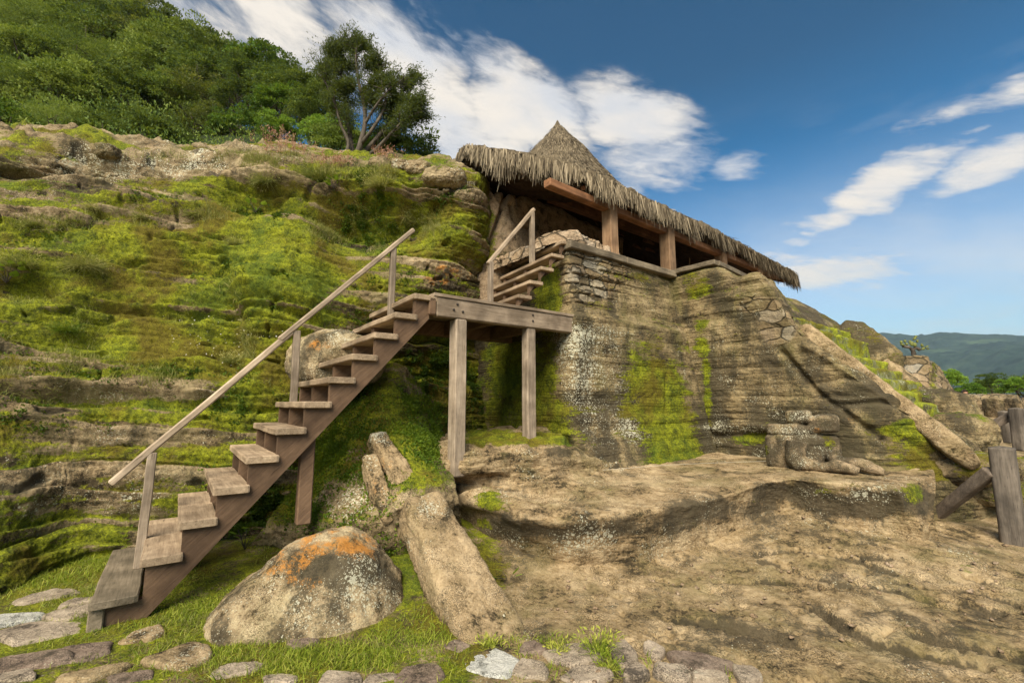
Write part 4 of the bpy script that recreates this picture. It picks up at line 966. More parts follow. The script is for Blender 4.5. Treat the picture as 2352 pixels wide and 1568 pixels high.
    m = B(); m.beam(SCZ(s, C0 + .085, .80), SCZ(s, C0 + .085, 2.579), .165, .15, up=RDIR, bev=.014, jit=.001); fin(m, 'landing_post', M['wood'])
    p = PN(1225, 995, ADIR, C0 + .0); s = p @ RDIR
    m = B(); m.beam(SCZ(s, C0 + .085, 1.13), SCZ(s, C0 + .085, 2.579), .135, .14, up=RDIR, bev=.014, jit=.001); fin(m, 'landing_post', M['wood'])
    # handrail of the lower flight
    cr = (C0 + C1) / 2
    for (s0, z0, s1, z1) in [(-.165, .205, -.15, 1.155), (.975, zk(6) - .03, .965, 2.36), (1.995, zk(10), 1.998, 3.49)]:
        m = B(); m.beam(SCZ(s0, cr - .04, z0), SCZ(s1, cr - .04, z1 + .02), .058, .07, up=RDIR, bev=.006, jit=.0015); fin(m, 'rail_post', M['wood'])
    m = B(); m.beam(SCZ(-.41, cr - .04, .93), SCZ(.92, cr - .04, 2.365), .062, .062, bev=.012, jit=.002); fin(m, 'handrail', M['rail'])
    m = B(); m.beam(SCZ(.80, cr - .05, 2.265), SCZ(2.25, cr - .05, 3.80), .062, .058, bev=.012, jit=.002); fin(m, 'handrail', M['rail'])
    # upper flight
    ru = np.array([.849, .528, 0]); au = np.array([-.528, .849, 0]); P1 = np.array([.082, 5.967, 0]); run, rise = .1907, .2255
    UP = lambda k, off, c, z: P1 + ru * (run * (k - 1) + off) + au * c + Z3 * z
    for k in range(1, 6):
        z = 2.84 + rise * k
        m = B(); m.beam(UP(k, .115, 0, z - .024), UP(k, .115, 1.47 if k < 5 else 1.30, z - .024), .23, .048, bev=.006, jit=.0012); fin(m, 'tread', M['wood_across'])
    for c in (.05, .72, 1.34):
        vs = []; F = []; n = 0
        for k in range(0, 6):
            a = run * (k - 1) + .035; b = a + run; t = 2.84 + rise * k - .048 if k > 0 else 2.85
            if k == 5: b = a + .14
            lo = lambda x: max(2.842, 2.842 + (x + .02) * (rise / run))
            la, lb = lo(a - .0), lo(b)
            if k == 0: continue
            if k == 5: lb = la + .13
            vs += [P1 + ru * a + au * c + Z3 * la, P1 + ru * b + au * c + Z3 * lb, P1 + ru * b + au * c + Z3 * t, P1 + ru * a + au * c + Z3 * t]
            F.append((n, n+1, n+2, n+3)); n += 4
        nv = len(vs); FF = list(F) + [tuple(i + nv for i in f[::-1]) for f in F]
        for f in F: FF += [(f[0], f[0]+nv, f[1]+nv, f[1]), (f[2], f[2]+nv, f[3]+nv, f[3]), (f[3], f[3]+nv, f[0]+nv, f[0])]
        FF.append((F[-1][1], F[-1][1]+nv, F[-1][2]+nv, F[-1][2]))
        m3 = MB(); m3.add(vs + [v + au * .065 for v in vs], FF); fin(m3, 'stringer', M['stringer'])
    b0, b1 = np.array([-.31, 6.38, 0]), np.array([.31, 6.76, 0])
    for b, z0, z1 in ((b0, 2.842, 3.64), (b1, 3.742, 4.56)):
        m = B(); m.beam(b + Z3 * z0, b + Z3 * z1, .085, .06, up=ru, bev=.006, jit=.001); fin(m, 'rail_post', M['wood'])
    d = b1 - b0 + Z3 * (4.575 - 3.66); d /= np.linalg.norm(d)
    m = B(); m.beam(b0 + Z3 * 3.66 - d * .07, b1 + Z3 * 4.575 + d * .06, .075, .06, bev=.012, jit=.001); fin(m, 'handrail', M['rail'])
staircase()

# ================================================================== THATCHED TEMPLE
TD = np.array([.77, .64, 0]); TN = np.array([-.64, .77, 0])
def temple():
    C = np.array([1.22, 11.3, 0])
    root = tag(empty('thatched_temple', (C[0], C[1], 3.85)), 'round temple under a shaggy palm thatch roof with a pointed cone on the pyramid', 'temple')
    o0 = np.array(root.location)
    E = [PY(1040,386,7.9), PY(1052,352,7.55), PY(1076,334,7.3), PY(1150,346,6.85), PY(1250,364,6.65), PY(1330,387,6.6), PY(1400,416,6.75), PY(1500,464,7.55), PY(1570,496,8.25), PY(1640,528,8.95), PY(1760,592,10.7), PY(1828,630,12.1)]
    E += [np.array(p) for p in [(8.0,12.95,5.40),(7.2,13.3,5.5),(6.0,13.4,5.55),(4.9,13.6,5.6),(4.0,14.4,5.8),(2.6,15.3,5.9),(.5,15.6,5.9),(-1.4,14.4,5.9),(-2.4,12.6,5.9),(-2.6,10.8,5.95),(-1.9,9.0,6.05)]]
    n = 720; loop = resample(E + [E[0]], n + 1)[:-1]
    rho_t = [0, .36, .73, 1.3, 1.85, 2.2, 2.8, 3.4, 4.5, 7]; z_t = [7.46, 6.98, 6.55, 5.72, 5.02, 4.62, 4.20, 3.95, 3.74, 3.60]
    m_ = 200; f = np.linspace(0, 1, m_)[:, None]
    def roofz(f, loop, dz=0):
        R = np.linalg.norm(loop[:, :2] - C[:2], axis=1)[None]
        rho = f * R; z = np.interp(rho, rho_t, z_t) + CAMZ
        zE = np.interp(R, rho_t, z_t) + CAMZ
        z = z + (loop[None, :, 2] - zE) * np.maximum(f, 0) ** 3.2
        z += .10 * np.exp(-(rho / .09) ** 2)
        xy = C[:2] + (loop[None, :, :2] - C[:2]) * f[..., None]
        return np.concatenate([xy, z[..., None]], -1)
    V = roofz(f ** 1.0 * .999 + .001, loop)
    nn = gnormals(np.concatenate([V[:, -1:], V, V[:, :1]], 1))[:, 1:-1]; nn *= np.sign(nn[..., 2:3].mean())
    course = f * 46; cf = course - np.floor(course)
    D = .030 * fbm(V * np.array([3, 3, 3.]), 4, 5) + .035 * fbm(V * 11, 4, 8) + .022 * (1 - cf) * np.ones_like(V[..., 0]) + .05 * np.maximum(fbm(V * 4, 2, 9), 0) * f
    V2 = V + nn * D[..., None] * np.minimum(1, f * 6)[..., None]
    lip = V2[-1].copy(); lip[:, 2] -= .20; lip[:, :2] += (C[:2] - lip[:, :2]) * .012
    V3 = np.concatenate([V2, lip[None]], 0)
    m, t, b, out = mat_base('palm_thatch')
    P = t.new('ShaderNodeTexCoord').outputs['Object']
    sx = t.new('ShaderNodeSeparateXYZ'); t.put(sx.inputs[0], P); ang = t.math('ARCTAN2', sx.outputs[1], sx.outputs[0])
    rad = t.vmath('LENGTH', t.scale(P, (1, 1, 0)))
    cb = t.new('ShaderNodeCombineXYZ'); t.put(cb.inputs[0], t.math('MULTIPLY', ang, 14)); t.put(cb.inputs[1], t.math('MULTIPLY', rad, 3)); t.put(cb.inputs[2], t.math('MULTIPLY', sx.outputs[2], 1))
    st = t.noise(cb.outputs[0], 5, 6, .7); n2 = t.noise(P, 1.6, 5, .6); n3 = t.noise(P, 28, 4, .7)
    v = t.math('ADD', t.math('MULTIPLY', st, .35), t.math('MULTIPLY', n2, .25)); v = t.math('ADD', v, t.math('MULTIPLY', n3, .40))
    col = t.ramp(v, [(.36, (.035, .026, .015)), (.48, (.135, .105, .065)), (.64, (.28, .22, .14))])
    t.put(b.inputs[0], col); b.inputs['Roughness'].default_value = .9
    bp = t.new('ShaderNodeBump'); bp.inputs['Strength'].default_value = 1; bp.inputs['Distance'].default_value = .04
    t.put(bp.inputs['Height'], t.math('ADD', st, n3)); t.put(b.inputs['Normal'], bp.outputs[0]); M['thatch'] = m
    grid_obj('thatch_roof', V3 - o0, m, root, None, wrap=True)
    U = roofz(f * .985 + .001, loop); U[..., 2] -= .20 + .10 * fbm(U * 5, 3, 4)
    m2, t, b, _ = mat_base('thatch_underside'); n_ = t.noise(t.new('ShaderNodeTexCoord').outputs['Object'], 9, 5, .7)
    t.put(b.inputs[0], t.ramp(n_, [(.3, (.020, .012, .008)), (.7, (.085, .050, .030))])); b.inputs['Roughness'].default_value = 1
    grid_obj('ceiling', U[::3, ::3] - o0, m2, root, None, wrap=True)
    # strands: eave fringe and the ends of palm leaves over the roof
    rs = np.random.RandomState(3)
    def strands(idx, fr, length, width, droop, lift, n_seg=3, outw=.25):
        k = len(idx); R = loop[idx, :2] - C[:2]; rad = R / np.linalg.norm(R, axis=1, keepdims=True)
        base = roofz_pts(idx, fr) + rs.normal(0, .012, (len(idx), 3)) + np.stack([0 * fr, 0 * fr, lift], -1)
        tang = np.stack([-rad[:, 1], rad[:, 0], 0 * fr], -1)
        d0 = np.concatenate([rad * outw, -droop[:, None]], 1) + tang * rs.normal(0, .16, k)[:, None] + rs.normal(0, .07, (k, 3))
        d0 /= np.linalg.norm(d0, axis=1, keepdims=True)
        wv = tang + rs.normal(0, .35, (k, 3)); wv /= np.linalg.norm(wv, axis=1, keepdims=True)
        pts = []
        for j in range(n_seg + 1):
            q = j / n_seg; p = base + d0 * (length * q)[:, None] + Z3 * (-.25 * length * q * q)[:, None]
            w = width * (1 - .75 * q ** 1.5); pts += [p - wv * w[:, None], p + wv * w[:, None]]
        A = np.stack(pts, 1); nvs = A.shape[1]; off = (np.arange(k) * nvs)[:, None]
        q = np.concatenate([off + np.array([2*j, 2*j+1, 2*j+3, 2*j+2]) for j in range(n_seg)], 0)
        return A.reshape(-1, 3), q, np.repeat(rs.rand(k), nvs)
    def roofz_pts(idx, fr):
        R = np.linalg.norm(loop[idx, :2] - C[:2], axis=1); rho = fr * R
        z = np.interp(rho, rho_t, z_t) + CAMZ; zE = np.interp(R, rho_t, z_t) + CAMZ; z = z + (loop[idx, 2] - zE) * fr ** 3.2
        return np.concatenate([C[:2] + (loop[idx, :2] - C[:2]) * fr[:, None], z[:, None]], 1)
    ms, t, b, _ = mat_base('palm_strand')
    P = t.new('ShaderNodeTexCoord').outputs['Object']; nn_ = t.noise(P, 2.0, 4)
    vv = t.math('ADD', t.math('MULTIPLY', t.attr('tint'), .75), t.math('MULTIPLY', nn_, .3))
    t.put(b.inputs[0], t.ramp(vv, [(.12, (.040, .029, .018)), (.45, (.135, .105, .065)), (.90, (.32, .26, .175))])); b.inputs['Roughness'].default_value = .85
    front = np.arange(0, int(n * .62))
    N = 15000
    pick = np.where(rs.rand(N) < .85, rs.choice(front, N), rs.randint(0, n, N))
    clump = .35 + .85 * vnoise(np.stack([pick * .16, pick * 0., pick * 0.], -1), 3) + .55 * vnoise(np.stack([pick * .55, pick * 0., pick * 0. + 3], -1), 9)
    Lh = (.10 + .20 * rs.rand(N) ** 1.4) * clump * (1 - .22 * sstep(200, 380, pick)) * .88
    tipf = sstep(0, 30, pick) ; Lh *= .75 + .25 * tipf
    v1, q1, t1 = strands(pick, 1.0 - .05 * rs.rand(N) ** 2, Lh, .006 + .008 * rs.rand(N), .9 + rs.rand(N) * .8, .03 - .12 * rs.rand(N))
    me = raw_mesh('thatch_fringe', v1 - o0, q1, np.full(len(q1), 4), {'tint': t1}, False); link('thatch_fringe', me, root, ms)
    N = 26000; pick = np.where(rs.rand(N) < .8, rs.choice(front, N), rs.randint(0, n, N)); fr = 1 - rs.rand(N) ** .8 * .97
    v2, q2, t2 = strands(pick, fr, .07 + .09 * rs.rand(N), .007 + .007 * rs.rand(N), np.interp(fr, [0, .3, .6, 1], [1.1, .95, .45, .35]), .03 + 0 * fr, 2, 1.0)
    me = raw_mesh('thatch_layers', v2 - o0, q2, np.full(len(q2), 4), {'tint': t2 * .8}, False); link('thatch_layers', me, root, ms)
    # posts and beams
    def fin(mb, name, mat, smooth=False):
        for i in range(len(mb.v)): mb.v[i] = mb.v[i] - o0
        return mb.build(name, mat, root)
    c0 = 4.45
    def vpost(pxb, pyb, pyt, c, w, base=None, n=TN):
        b = PN(pxb, pyb, n, c); zt = PN(pxb, pyt, n, c)[2]; m = MB(); b[2] = min(b[2], 9) if base is None else base
        m.beam(b, np.array([b[0], b[1], zt]), w, w, up=TD, bev=.012, jit=.002); fin(m, 'post', M['temple_post'])
    vpost(1403, 588, 462, c0, .19, 3.86); vpost(1536, 632, 522, c0, .21, 3.86); vpost(1657, 620, 585, c0, .20, 3.86); vpost(1741, 650, 612, c0, .20, 3.86)
    vpost(1589, 626, 576, 6.05, .18, 3.86); vpost(1163, 445, 376, 7.35, .15, 5.3)
    vpost(1508, 610, 545, 7.6, .2, 3.86)
    m = MB(); m.beam(PN(1256,420,TN,c0), PN(1782,636,TN,c0), .14, .12, bev=.012, jit=.002); fin(m, 'beam', M['temple_wood'])
    m = MB(); m.beam(PN(1262,452,TN,6.05), PN(1605,580,TN,6.05), .16, .20, bev=.012); fin(m, 'beam', M['temple_wood'])
    m = MB(); m.beam(PN(1560,575,TN,7.3), PN(1480,545,TN,7.3), .14, .18, bev=.012); fin(m, 'beam', M['temple_wood'])
    for k in range(16):                                        # rafters under the eave
        a = int(20 + k * 25); p = roofz_pts(np.array([a]), np.array([.97]))[0] - Z3 * .24; q = roofz_pts(np.array([a]), np.array([.35]))[0] - Z3 * .30
        m = MB(); m.tube([p, (p + q) / 2 - Z3 * .05, q], [.04, .045, .045], 6); fin(m, 'rafter', M['temple_wood'])
    # sills
    S0, S1, S2 = np.array([.80, 6.40, 3.905]), np.array([1.80, 7.14, 3.90]), np.array([2.90, 7.96, 3.895])
    for a, b in ((S0, S1), (S1 + TD * .005, S2)):
        m = MB(); m.beam(a, b, .17, .11, bev=.012, jit=.003); fin(m, 'sill', M['sill'])
    for a, b in ((np.array([2.86, 8.02, 3.95]), np.array([3.42, 7.36, 3.95])), (np.array([3.44, 7.42, 3.945]), np.array([4.6, 8.48, 3.945]))):
        m = MB(); m.beam(a, b, .12, .085, bev=.01, jit=.003); fin(m, 'sill', M['sill'])
    # floor
    m = MB(); m.prism([(-.6,8.3,3.86),(.86,6.5,3.86),(2.9,8.05,3.86),(3.4,7.5,3.86),(4.6,8.6,3.86),(6.2,10.8,3.86),(5.2,13,3.86),(1,14.6,3.86),(-2,12,3.86)], (0, 0, -.1)); fin(m, 'floor', M['temple_rock'])
    # inner rock-cut wall
    rows = [[PY(1075,400,7.9), PY(1110,428,7.75), PY(1165,440,7.9), PY(1215,458,8.4), PY(1300,488,9.2), PY(1375,525,10.2), PY(1430,548,11.2)],
            [PY(1080,480,7.75), PY(1115,500,7.55), PY(1170,510,7.75), PY(1220,520,8.25), PY(1305,545,9.1), PY(1375,570,10.1), PY(1430,590,11.1)],
            [PY(1090,600,7.7), PY(1120,600,7.5), PY(1175,600,7.65), PY(1225,600,8.15), PY(1305,610,9.0), PY(1380,620,10.0), PY(1430,630,11.0)],
            [PY(1095,700,7.7), PY(1120,700,7.5), PY(1175,700,7.6), PY(1230,680,8.1), PY(1305,670,9.0), PY(1380,660,10.0), PY(1430,660,11.0)]]
    back = [p + np.array([-.2, 1.0, .1]) for p in rows[0]]
    V = patch([back] + rows, 260, 220, keep=True); n = face_cam(V, gnormals(V)); px, py = proj(V)
    D = .10 * fbm(V * 1.4, 4, 3) + .03 * fbm(V * 6, 4, 8) + .008 * fbm(V * 26, 3, 9)
    for (pts, w, a) in [([(1165,430),(1150,490),(1125,560)], 5, -.14), ([(1130,430),(1148,460),(1160,480)], 4, -.10), ([(1188,440),(1190,470)], 4, -.08), ([(1172,470),(1176,500),(1190,520),(1215,525)], 4, -.08), ([(1120,560),(1110,620)], 6, -.1)]:
        q = catmull(np.array(pts, float), 12); best = np.full(px.shape, 1e9)
        for k in range(11):
            d = q[k+1] - q[k]; tt = np.clip(((px - q[k][0]) * d[0] + (py - q[k][1]) * d[1]) / (d @ d + 1e-9), 0, 1)
            best = np.minimum(best, np.hypot(px - q[k][0] - tt * d[0], py - q[k][1] - tt * d[1]))
        D += a * np.exp(-(best / w) ** 2)
    V2 = V + n * D[..., None]
    grid_obj('chamber_wall', V2 - o0, M['temple_rock'], root, {'moss': paint(V, [(1128,540,22,70,.9),(1140,600,30,30,.7),(1110,470,16,60,.9)]), 'dark': paint(V, [(1215,500,50,30,.3)])})
    # back wall closing the chamber
    a = np.radians(np.linspace(160, -12, 80)); zz = np.linspace(3.7, 5.15, 30)
    rr = 3.3 + .2 * np.sin(a * 3)
    V = np.stack([C[0] + rr[None] * np.cos(a)[None] * np.ones((30, 1)), C[1] + rr[None] * .9 * np.sin(a)[None] * np.ones((30, 1)), np.repeat(zz[:, None], 80, 1)], -1)
    V += (.12 * fbm(V * 1.5, 3, 3))[..., None]
    grid_obj('rear_wall', V - o0, M['temple_rock'], root)
    m = MB(); m.prism([(2.6,9.6,3.86),(3.1,9.6,3.86),(3.15,9.9,3.86),(2.6,9.9,3.86)], (0.05, .05, .75)); fin(m, 'stone_block', M['temple_rock'])
temple()
lb = tag(empty('lamp', PN(1459, 538, TN, 7.0)), 'tiny white lamp glowing in the dark interior of the temple', 'lamp')
mm, t, b, _ = mat_base('lamp_glow'); b.inputs['Emission Color'].default_value = (1, .95, .85, 1); b.inputs['Emission Strength'].default_value = 14
x = MB(); x.tube([(0,0,-.018),(0,0,-.012),(0,0,.0),(0,0,.012),(0,0,.018)], [.006,.013,.016,.013,.006], 10); x.build('bulb', mm, lb, True)
x = MB(); x.tube([(0,0,.016),(0,0,.5),(0,0,1.0)], [.003,.003,.003], 5); x.build('cord', M['bark'], lb)

# ================================================================== STATUE, FENCES, WIRE, PAVING
def sculpt(name, parts, origin, ax, ay, vox, mat, label, cat, attrs=None, seed=1, amp=1.0):
    """boxes and tubes in a local frame fused into one surface by voxel remeshing, then roughened"""
    m = MB()
    for p in parts:
        if p[0] == 'box':
            (x0, x1), (y0, y1), (z0, z1) = p[1:4]; rs = p[4] if len(p) > 4 else 3.5
            ph = np.linspace(0, np.pi, 17)[:, None]; a = np.linspace(0, 2*np.pi, 33)[None, :-1]
            d = np.stack([np.sin(ph)*np.cos(a), np.sin(ph)*np.sin(a), np.cos(ph)*np.ones_like(a)], -1)
            k = (np.abs(d) ** rs).sum(-1) ** (-1/rs); V = d * k[..., None] * np.array([(x1-x0)/2, (y1-y0)/2, (z1-z0)/2]) + np.array([(x0+x1)/2, (y0+y1)/2, (z0+z1)/2])
            m.add(V.reshape(-1, 3), [tuple(q) for q in grid_faces(17, 32, wrap=True)])
        else: m.tube(catmull(p[1], 12), np.interp(np.linspace(0, 1, 12), np.linspace(0, 1, len(p[2])), p[2]), 14)
    me = raw_mesh(name, np.vstack(m.v), m.l, m.s)
    o = bpy.data.objects.new('tmp', me); COL.objects.link(o)
    md = o.modifiers.new('r', 'REMESH'); md.mode = 'VOXEL'; md.voxel_size = vox
    s2 = o.modifiers.new('s', 'SMOOTH'); s2.iterations = 2; s2.factor = .5
    dg = bpy.context.evaluated_depsgraph_get(); ev = bpy.data.meshes.new_from_object(o.evaluated_get(dg))
    bpy.data.objects.remove(o)
    n = len(ev.vertices); co = np.empty(n * 3, np.float32); ev.vertices.foreach_get('co', co); co = co.reshape(-1, 3)
    no = np.empty(n * 3, np.float32); ev.vertices.foreach_get('normal', no); no = no.reshape(-1, 3)
    Wd = co[:, :1] * ax + co[:, 1:2] * ay + co[:, 2:] * Z3 + origin; Nw = no[:, :1] * ax + no[:, 1:2] * ay + no[:, 2:] * Z3
    Wd = Wd + Nw * (amp * (.022 * fbm(Wd * 5, 4, seed) + .010 * (ridged(Wd * 16, 3, seed + 2) - .6) + .006 * fbm(Wd * 45, 3, seed + 3)))[:, None]
    ev.vertices.foreach_set('co', Wd.astype(np.float32).ravel())
    for k, b in (attrs or {}).items():
        a = ev.attributes.new(k, 'FLOAT', 'POINT'); a.data.foreach_set('value', paint(Wd, b).astype(np.float32))
    ev.polygons.foreach_set('use_smooth', np.ones(len(ev.polygons), bool)); ev.update(); ev.name = name
    return tag(link(name, ev, None, mat), label, cat)
SO = PZ(1808, 1074, .775); sx = np.array([.845, -.535, 0]); sy = np.array([.535, .845, 0])
sculpt('seated_statue', [('box', (-.24,.42), (.04,.40), (-.03,.42), 7), ('box', (-.20,.28), (.06,.38), (.42,.555), 8), ('box', (.02,.33), (.06,.40), (.57,.745), 5),
   ('box', (.31,.61), (.05,.36), (.46,.69), 5), ('box', (.34,.60), (.10,.36), (.16,.43), 6), ('box', (.25,.42), (.08,.3), (.42,.60), 2.4), ('box', (.05,.44), (.02,.3), (.27,.43), 3),
   ('tube', [(.13,.02,.34),(.11,.0,.22),(.10,-.02,.10),(.16,-.05,.06)], [.125,.12,.12,.10]), ('tube', [(.08,-.04,.06),(.22,-.07,.07),(.38,-.09,.04)], [.10,.085,.055]),
   ('tube', [(.38,-.09,.04),(.56,-.12,.075),(.74,-.14,.02)], [.05,.075,.05]), ('tube', [(.52,.20,.30),(.52,.14,.14),(.60,.06,.10),(.80,.0,.09),(1.0,-.06,.02)], [.09,.09,.075,.085,.05])],
   SO, sx, sy, .011, M['statue'], 'headless crouching stone figure with its feet stretched to the right on the bench', 'statue',
   {'pale': [(1850,952,40,12,.8),(1790,990,50,10,.5),(1920,962,30,10,.6),(1860,1060,40,20,.4)], 'moss': [(1750,1030,20,40,.8),(1900,1015,24,30,.6)], 'dark': [(1880,1000,60,30,.6),(1760,1040,30,40,.4)], 'orange': [(1870,990,24,8,.6)]}, 5)

def log_beam(m, p, q, w, h, up, seed):
    p, q = np.array(p, float), np.array(q, float); d = q - p; L = np.linalg.norm(d); d /= L; up = np.array(up, float); sd = np.cross(d, up); sd /= np.linalg.norm(sd); u = np.cross(sd, d)
    ny, nx = 60, 40; s = np.linspace(0, 1, ny)[:, None]; a = np.linspace(0, 2*np.pi, nx + 1)[None, :-1]
    k = (np.abs(np.cos(a)) ** 5 + np.abs(np.sin(a)) ** 5) ** (-.2); e = np.clip(np.minimum(s, 1 - s) * L / .015, 0.02, 1) ** .5
    V = p + d * (s * L)[..., None] + sd * (np.cos(a) * k * w / 2 * e)[..., None] + u * (np.sin(a) * k * h / 2 * e)[..., None]
    n = sd * np.cos(a)[..., None] + u * np.sin(a)[..., None]
    Q = np.stack([V @ sd * 9, V @ u * 9, V @ d * 1.5], -1)
    V = V + n * (.012 * fbm(Q, 4, seed) + .006 * ridged(Q * 3, 2, seed + 1))[..., None]
    F = [tuple(f) for f in grid_faces(ny, nx, wrap=True)] + [tuple(range(nx)), tuple(range((ny-1)*nx, ny*nx))]
    m.add(V.reshape(-1, 3), F)
def post_thing(name, p, top, w, h, label, up, brace=None, cat='fence post', seed=1):
    root = tag(empty(name, p), label, cat); o0 = np.array(root.location)
    m = MB(); log_beam(m, p - o0, np.array(top) - o0, w, h, up, seed); m.build('post', M['fence'], root, True)
    if brace:
        a, b, bw, bh = brace; m = MB(); log_beam(m, np.array(a) - o0, np.array(b) - o0, bw, bh, Z3, seed + 5); m.build('brace', M['fence_brace'], root, True)
    return root
M['fence_brace'] = wood_mat('fence_brace_wood', (.055, .042, .032), (.18, .14, .105), (.6, -.2, .7))
p0 = PG(2331, 1248, -.03); tp = PY(2299, 1024, p0[1] - .02)
post_thing('fence_post', p0, tp, .205, .19, 'thick dark squared post with a leaning brace log at the right edge', (.8, .6, 0), (zoff(PG(2142,1190), .0), np.array([tp[0] - .08, tp[1] + .06, .86]), .125, .12), seed=3)
pB = PY(2346, 1036, 8.6); tB = PY(2333, 936, 8.6)
post_thing('fence_post', pB, tB, .185, .16, 'tall grey squared post holding the upper end of the slanting plank', (1, .2, 0), (PY(2232,1001,8.9), PY(2334,948,8.75), .05, .15), seed=13)
pC = PY(2318, 1018, 9.4); tC = PY(2304, 943, 9.4)
post_thing('fence_post', pC, tC, .14, .12, 'thinner grey post standing behind the slanting plank', (1, .2, 0), None, seed=23)
m = MB(); q = catmull([PZ(1385,1079,.80), PZ(1560,1066,.86), PZ(1800,1057,.83), PZ(2050,1046,.86), tp + np.array([0, -.1, -.06])], 60); m.tube(list(q), [.0022] * 60, 6)
mm, t, b, _ = mat_base('thin_wire'); b.inputs[0].default_value = (.42, .38, .30, 1)
tag(m.build('wire', mm, None, True), 'thin pale wire strung in front of the headless statue to the thick post', 'wire')

STONES = [(1130,1522,58,42,'paving_grey','pale blue grey speckled paving stone at the foot of the slab',.3),(1052,1486,30,14,'paving_red','small dark stone in the grass just left of the pale grey paving stone',.2),
 (1222,1490,28,16,'paving_red','small dark brown paving stone just right of the pale grey one',.1),(1308,1507,62,24,'paving','flat brown paving stone ringed by grass left of the spiky tuft',0),(1213,1541,34,26,'paving','mottled brown paving stone below the small dark one, right of the pale stone',.5),
 (1435,1505,38,28,'paving','rounded cracked paving stone just right of the spiky grass tuft',-.2),(1506,1498,24,15,'paving','small brown paving stone between the rounded one and the big grey slab',.3),(1612,1530,66,26,'paving_red','big dark edged paving slab, largest of the right end',-.25),
 (1546,1550,48,17,'paving','light brown arched paving stone at the bottom edge below the small one',-.1),(1712,1554,30,19,'paving','rightmost paving stone at the bottom edge',-.3),(958,1549,60,24,'paving_red','dark lichened paving stone in the grass left of the pale grey one',.1),
 (785,1554,52,20,'paving','dull brown stone at the bottom edge under the long grass',.1),(1348,1547,62,20,'paving','wide smooth brown paving stone at the bottom edge below the grass ringed one',0),(1461,1549,30,14,'paving','little tan paving stone at the bottom edge left of the arched one',.2),
 (420,1502,62,34,'slab','rough tan stone with ragged top in the grass below the bottom step',.35),(205,1548,74,15,'slab','long pale stone lying aslant at the bottom left',.35),(188,1497,72,22,'paving_red','reddish dark stone above the long pale aslant stone',.2),
 (90,1452,108,26,'paving','broad grey brown stone left of the staircase foot, widest of the left group',.1),(165,1411,62,15,'paving','narrow brown stone above the broad grey brown one',.2),(115,1371,55,16,'paving','tan flat stone in the grass farthest up the left edge',.15),
 (178,1386,32,10,'paving','small pale brown stone beside the bottom step board',.2),(28,1424,48,17,'paving_grey','pale grey stone at the left edge of the picture',.25),(58,1525,82,22,'paving_red','dark grey stone at the bottom left corner above the last one',.1),
 (335,1458,42,16,'slab','pinkish rough stone sunk in grass right of the staircase foot',.4),(550,1532,48,18,'paving','brown stone half buried in grass below the boulder left end',.15),(300,1553,52,14,'paving_red','dark stone at the bottom edge right of the long pale one',.1),
 (645,1557,44,12,'paving','low brown stone at the bottom edge below the boulder middle',0),(697,1478,34,10,'paving_red','thin purple brown stone in the grass in front of the boulder',0),(868,1556,36,12,'paving','small stone at the bottom edge left of the dark lichened one',.1),(15,1560,60,14,'paving','flat brown stone in the very bottom left corner',.1),
 (1625,1562,40,10,'paving','sliver of brown stone under the big dark edged slab',0)]
for i, (px, py, rx, ry, mt, lab, rot) in enumerate(STONES):
    c = PZ(px, py, .0); a = abs(PZ(px + rx, py, 0)[0] - c[0]); b = abs(PZ(px, py - ry, 0)[1] - PZ(px, py + ry, 0)[1]) / 2
    rs = np.random.RandomState(i + 5); nn = 64; th = np.linspace(0, 2*np.pi, nn, endpoint=False)
    kv = rs.randint(4, 7); ang = np.sort(rs.uniform(0, 2*np.pi, kv) * .35 + np.linspace(0, 2*np.pi, kv, endpoint=False) * 1.0)
    r = np.ones(nn) * 9
    for g in ang: r = np.minimum(r, rs.uniform(.80, 1.0) / np.maximum(np.cos(th - g), .12))
    r = np.minimum(r, 1.25); r = np.convolve(np.r_[r[-1:], r, r[:1]], np.ones(3) / 3, 'valid'); r = r * (1 + .05 * fbm(np.stack([np.cos(th) * 2, np.sin(th) * 2, 0 * th + i], -1), 3, i))
    f = np.r_[np.linspace(.02, .86, 26), .92, .96, .99, 1.0, 1.0]; hz = np.r_[np.full(26, .0), -.004, -.010, -.022, -.045, -.12]
    X = r[None] * f[:, None] * np.cos(th)[None] * a; Y = r[None] * f[:, None] * np.sin(th)[None] * b
    # wedge-shaped rotation in the plan, at true scale
    ca, sa = math.cos(rot), math.sin(rot); X, Y = X * ca - Y * sa, X * sa + Y * ca
    gx, gy = X + c[0], Y + c[1]
    top = .020 + gz(c[0], c[1]) + rs.uniform(-.008, .012)
    V = np.stack([gx, gy, top + hz[:, None] + 0 * X], -1)
    V[..., 2] += .014 * fbm(V * 5, 4, 30 + i) + .006 * fbm(V * 26, 3, 60 + i) + rs.uniform(-.05, .05) * X + rs.uniform(-.05, .05) * Y
    V[..., :2] += (.018 * fbm(V * 7, 3, 90 + i))[..., None]
    o = grid_obj('paving_stone', V, M[mt], None, {'pale': np.full(V.shape[:2], .25)}, wrap=True)
    tag(o, lab, 'paving stone', 'paving stones set in the grass')
STONE_FP = [(PZ(s[0], s[1], 0)[:2], abs(PZ(s[0] + s[2], s[1], 0)[0] - PZ(s[0], s[1], 0)[0]), abs(PZ(s[0], s[1] - s[3], 0)[1] - PZ(s[0], s[1] + s[3], 0)[1]) / 2, s[6]) for s in STONES]

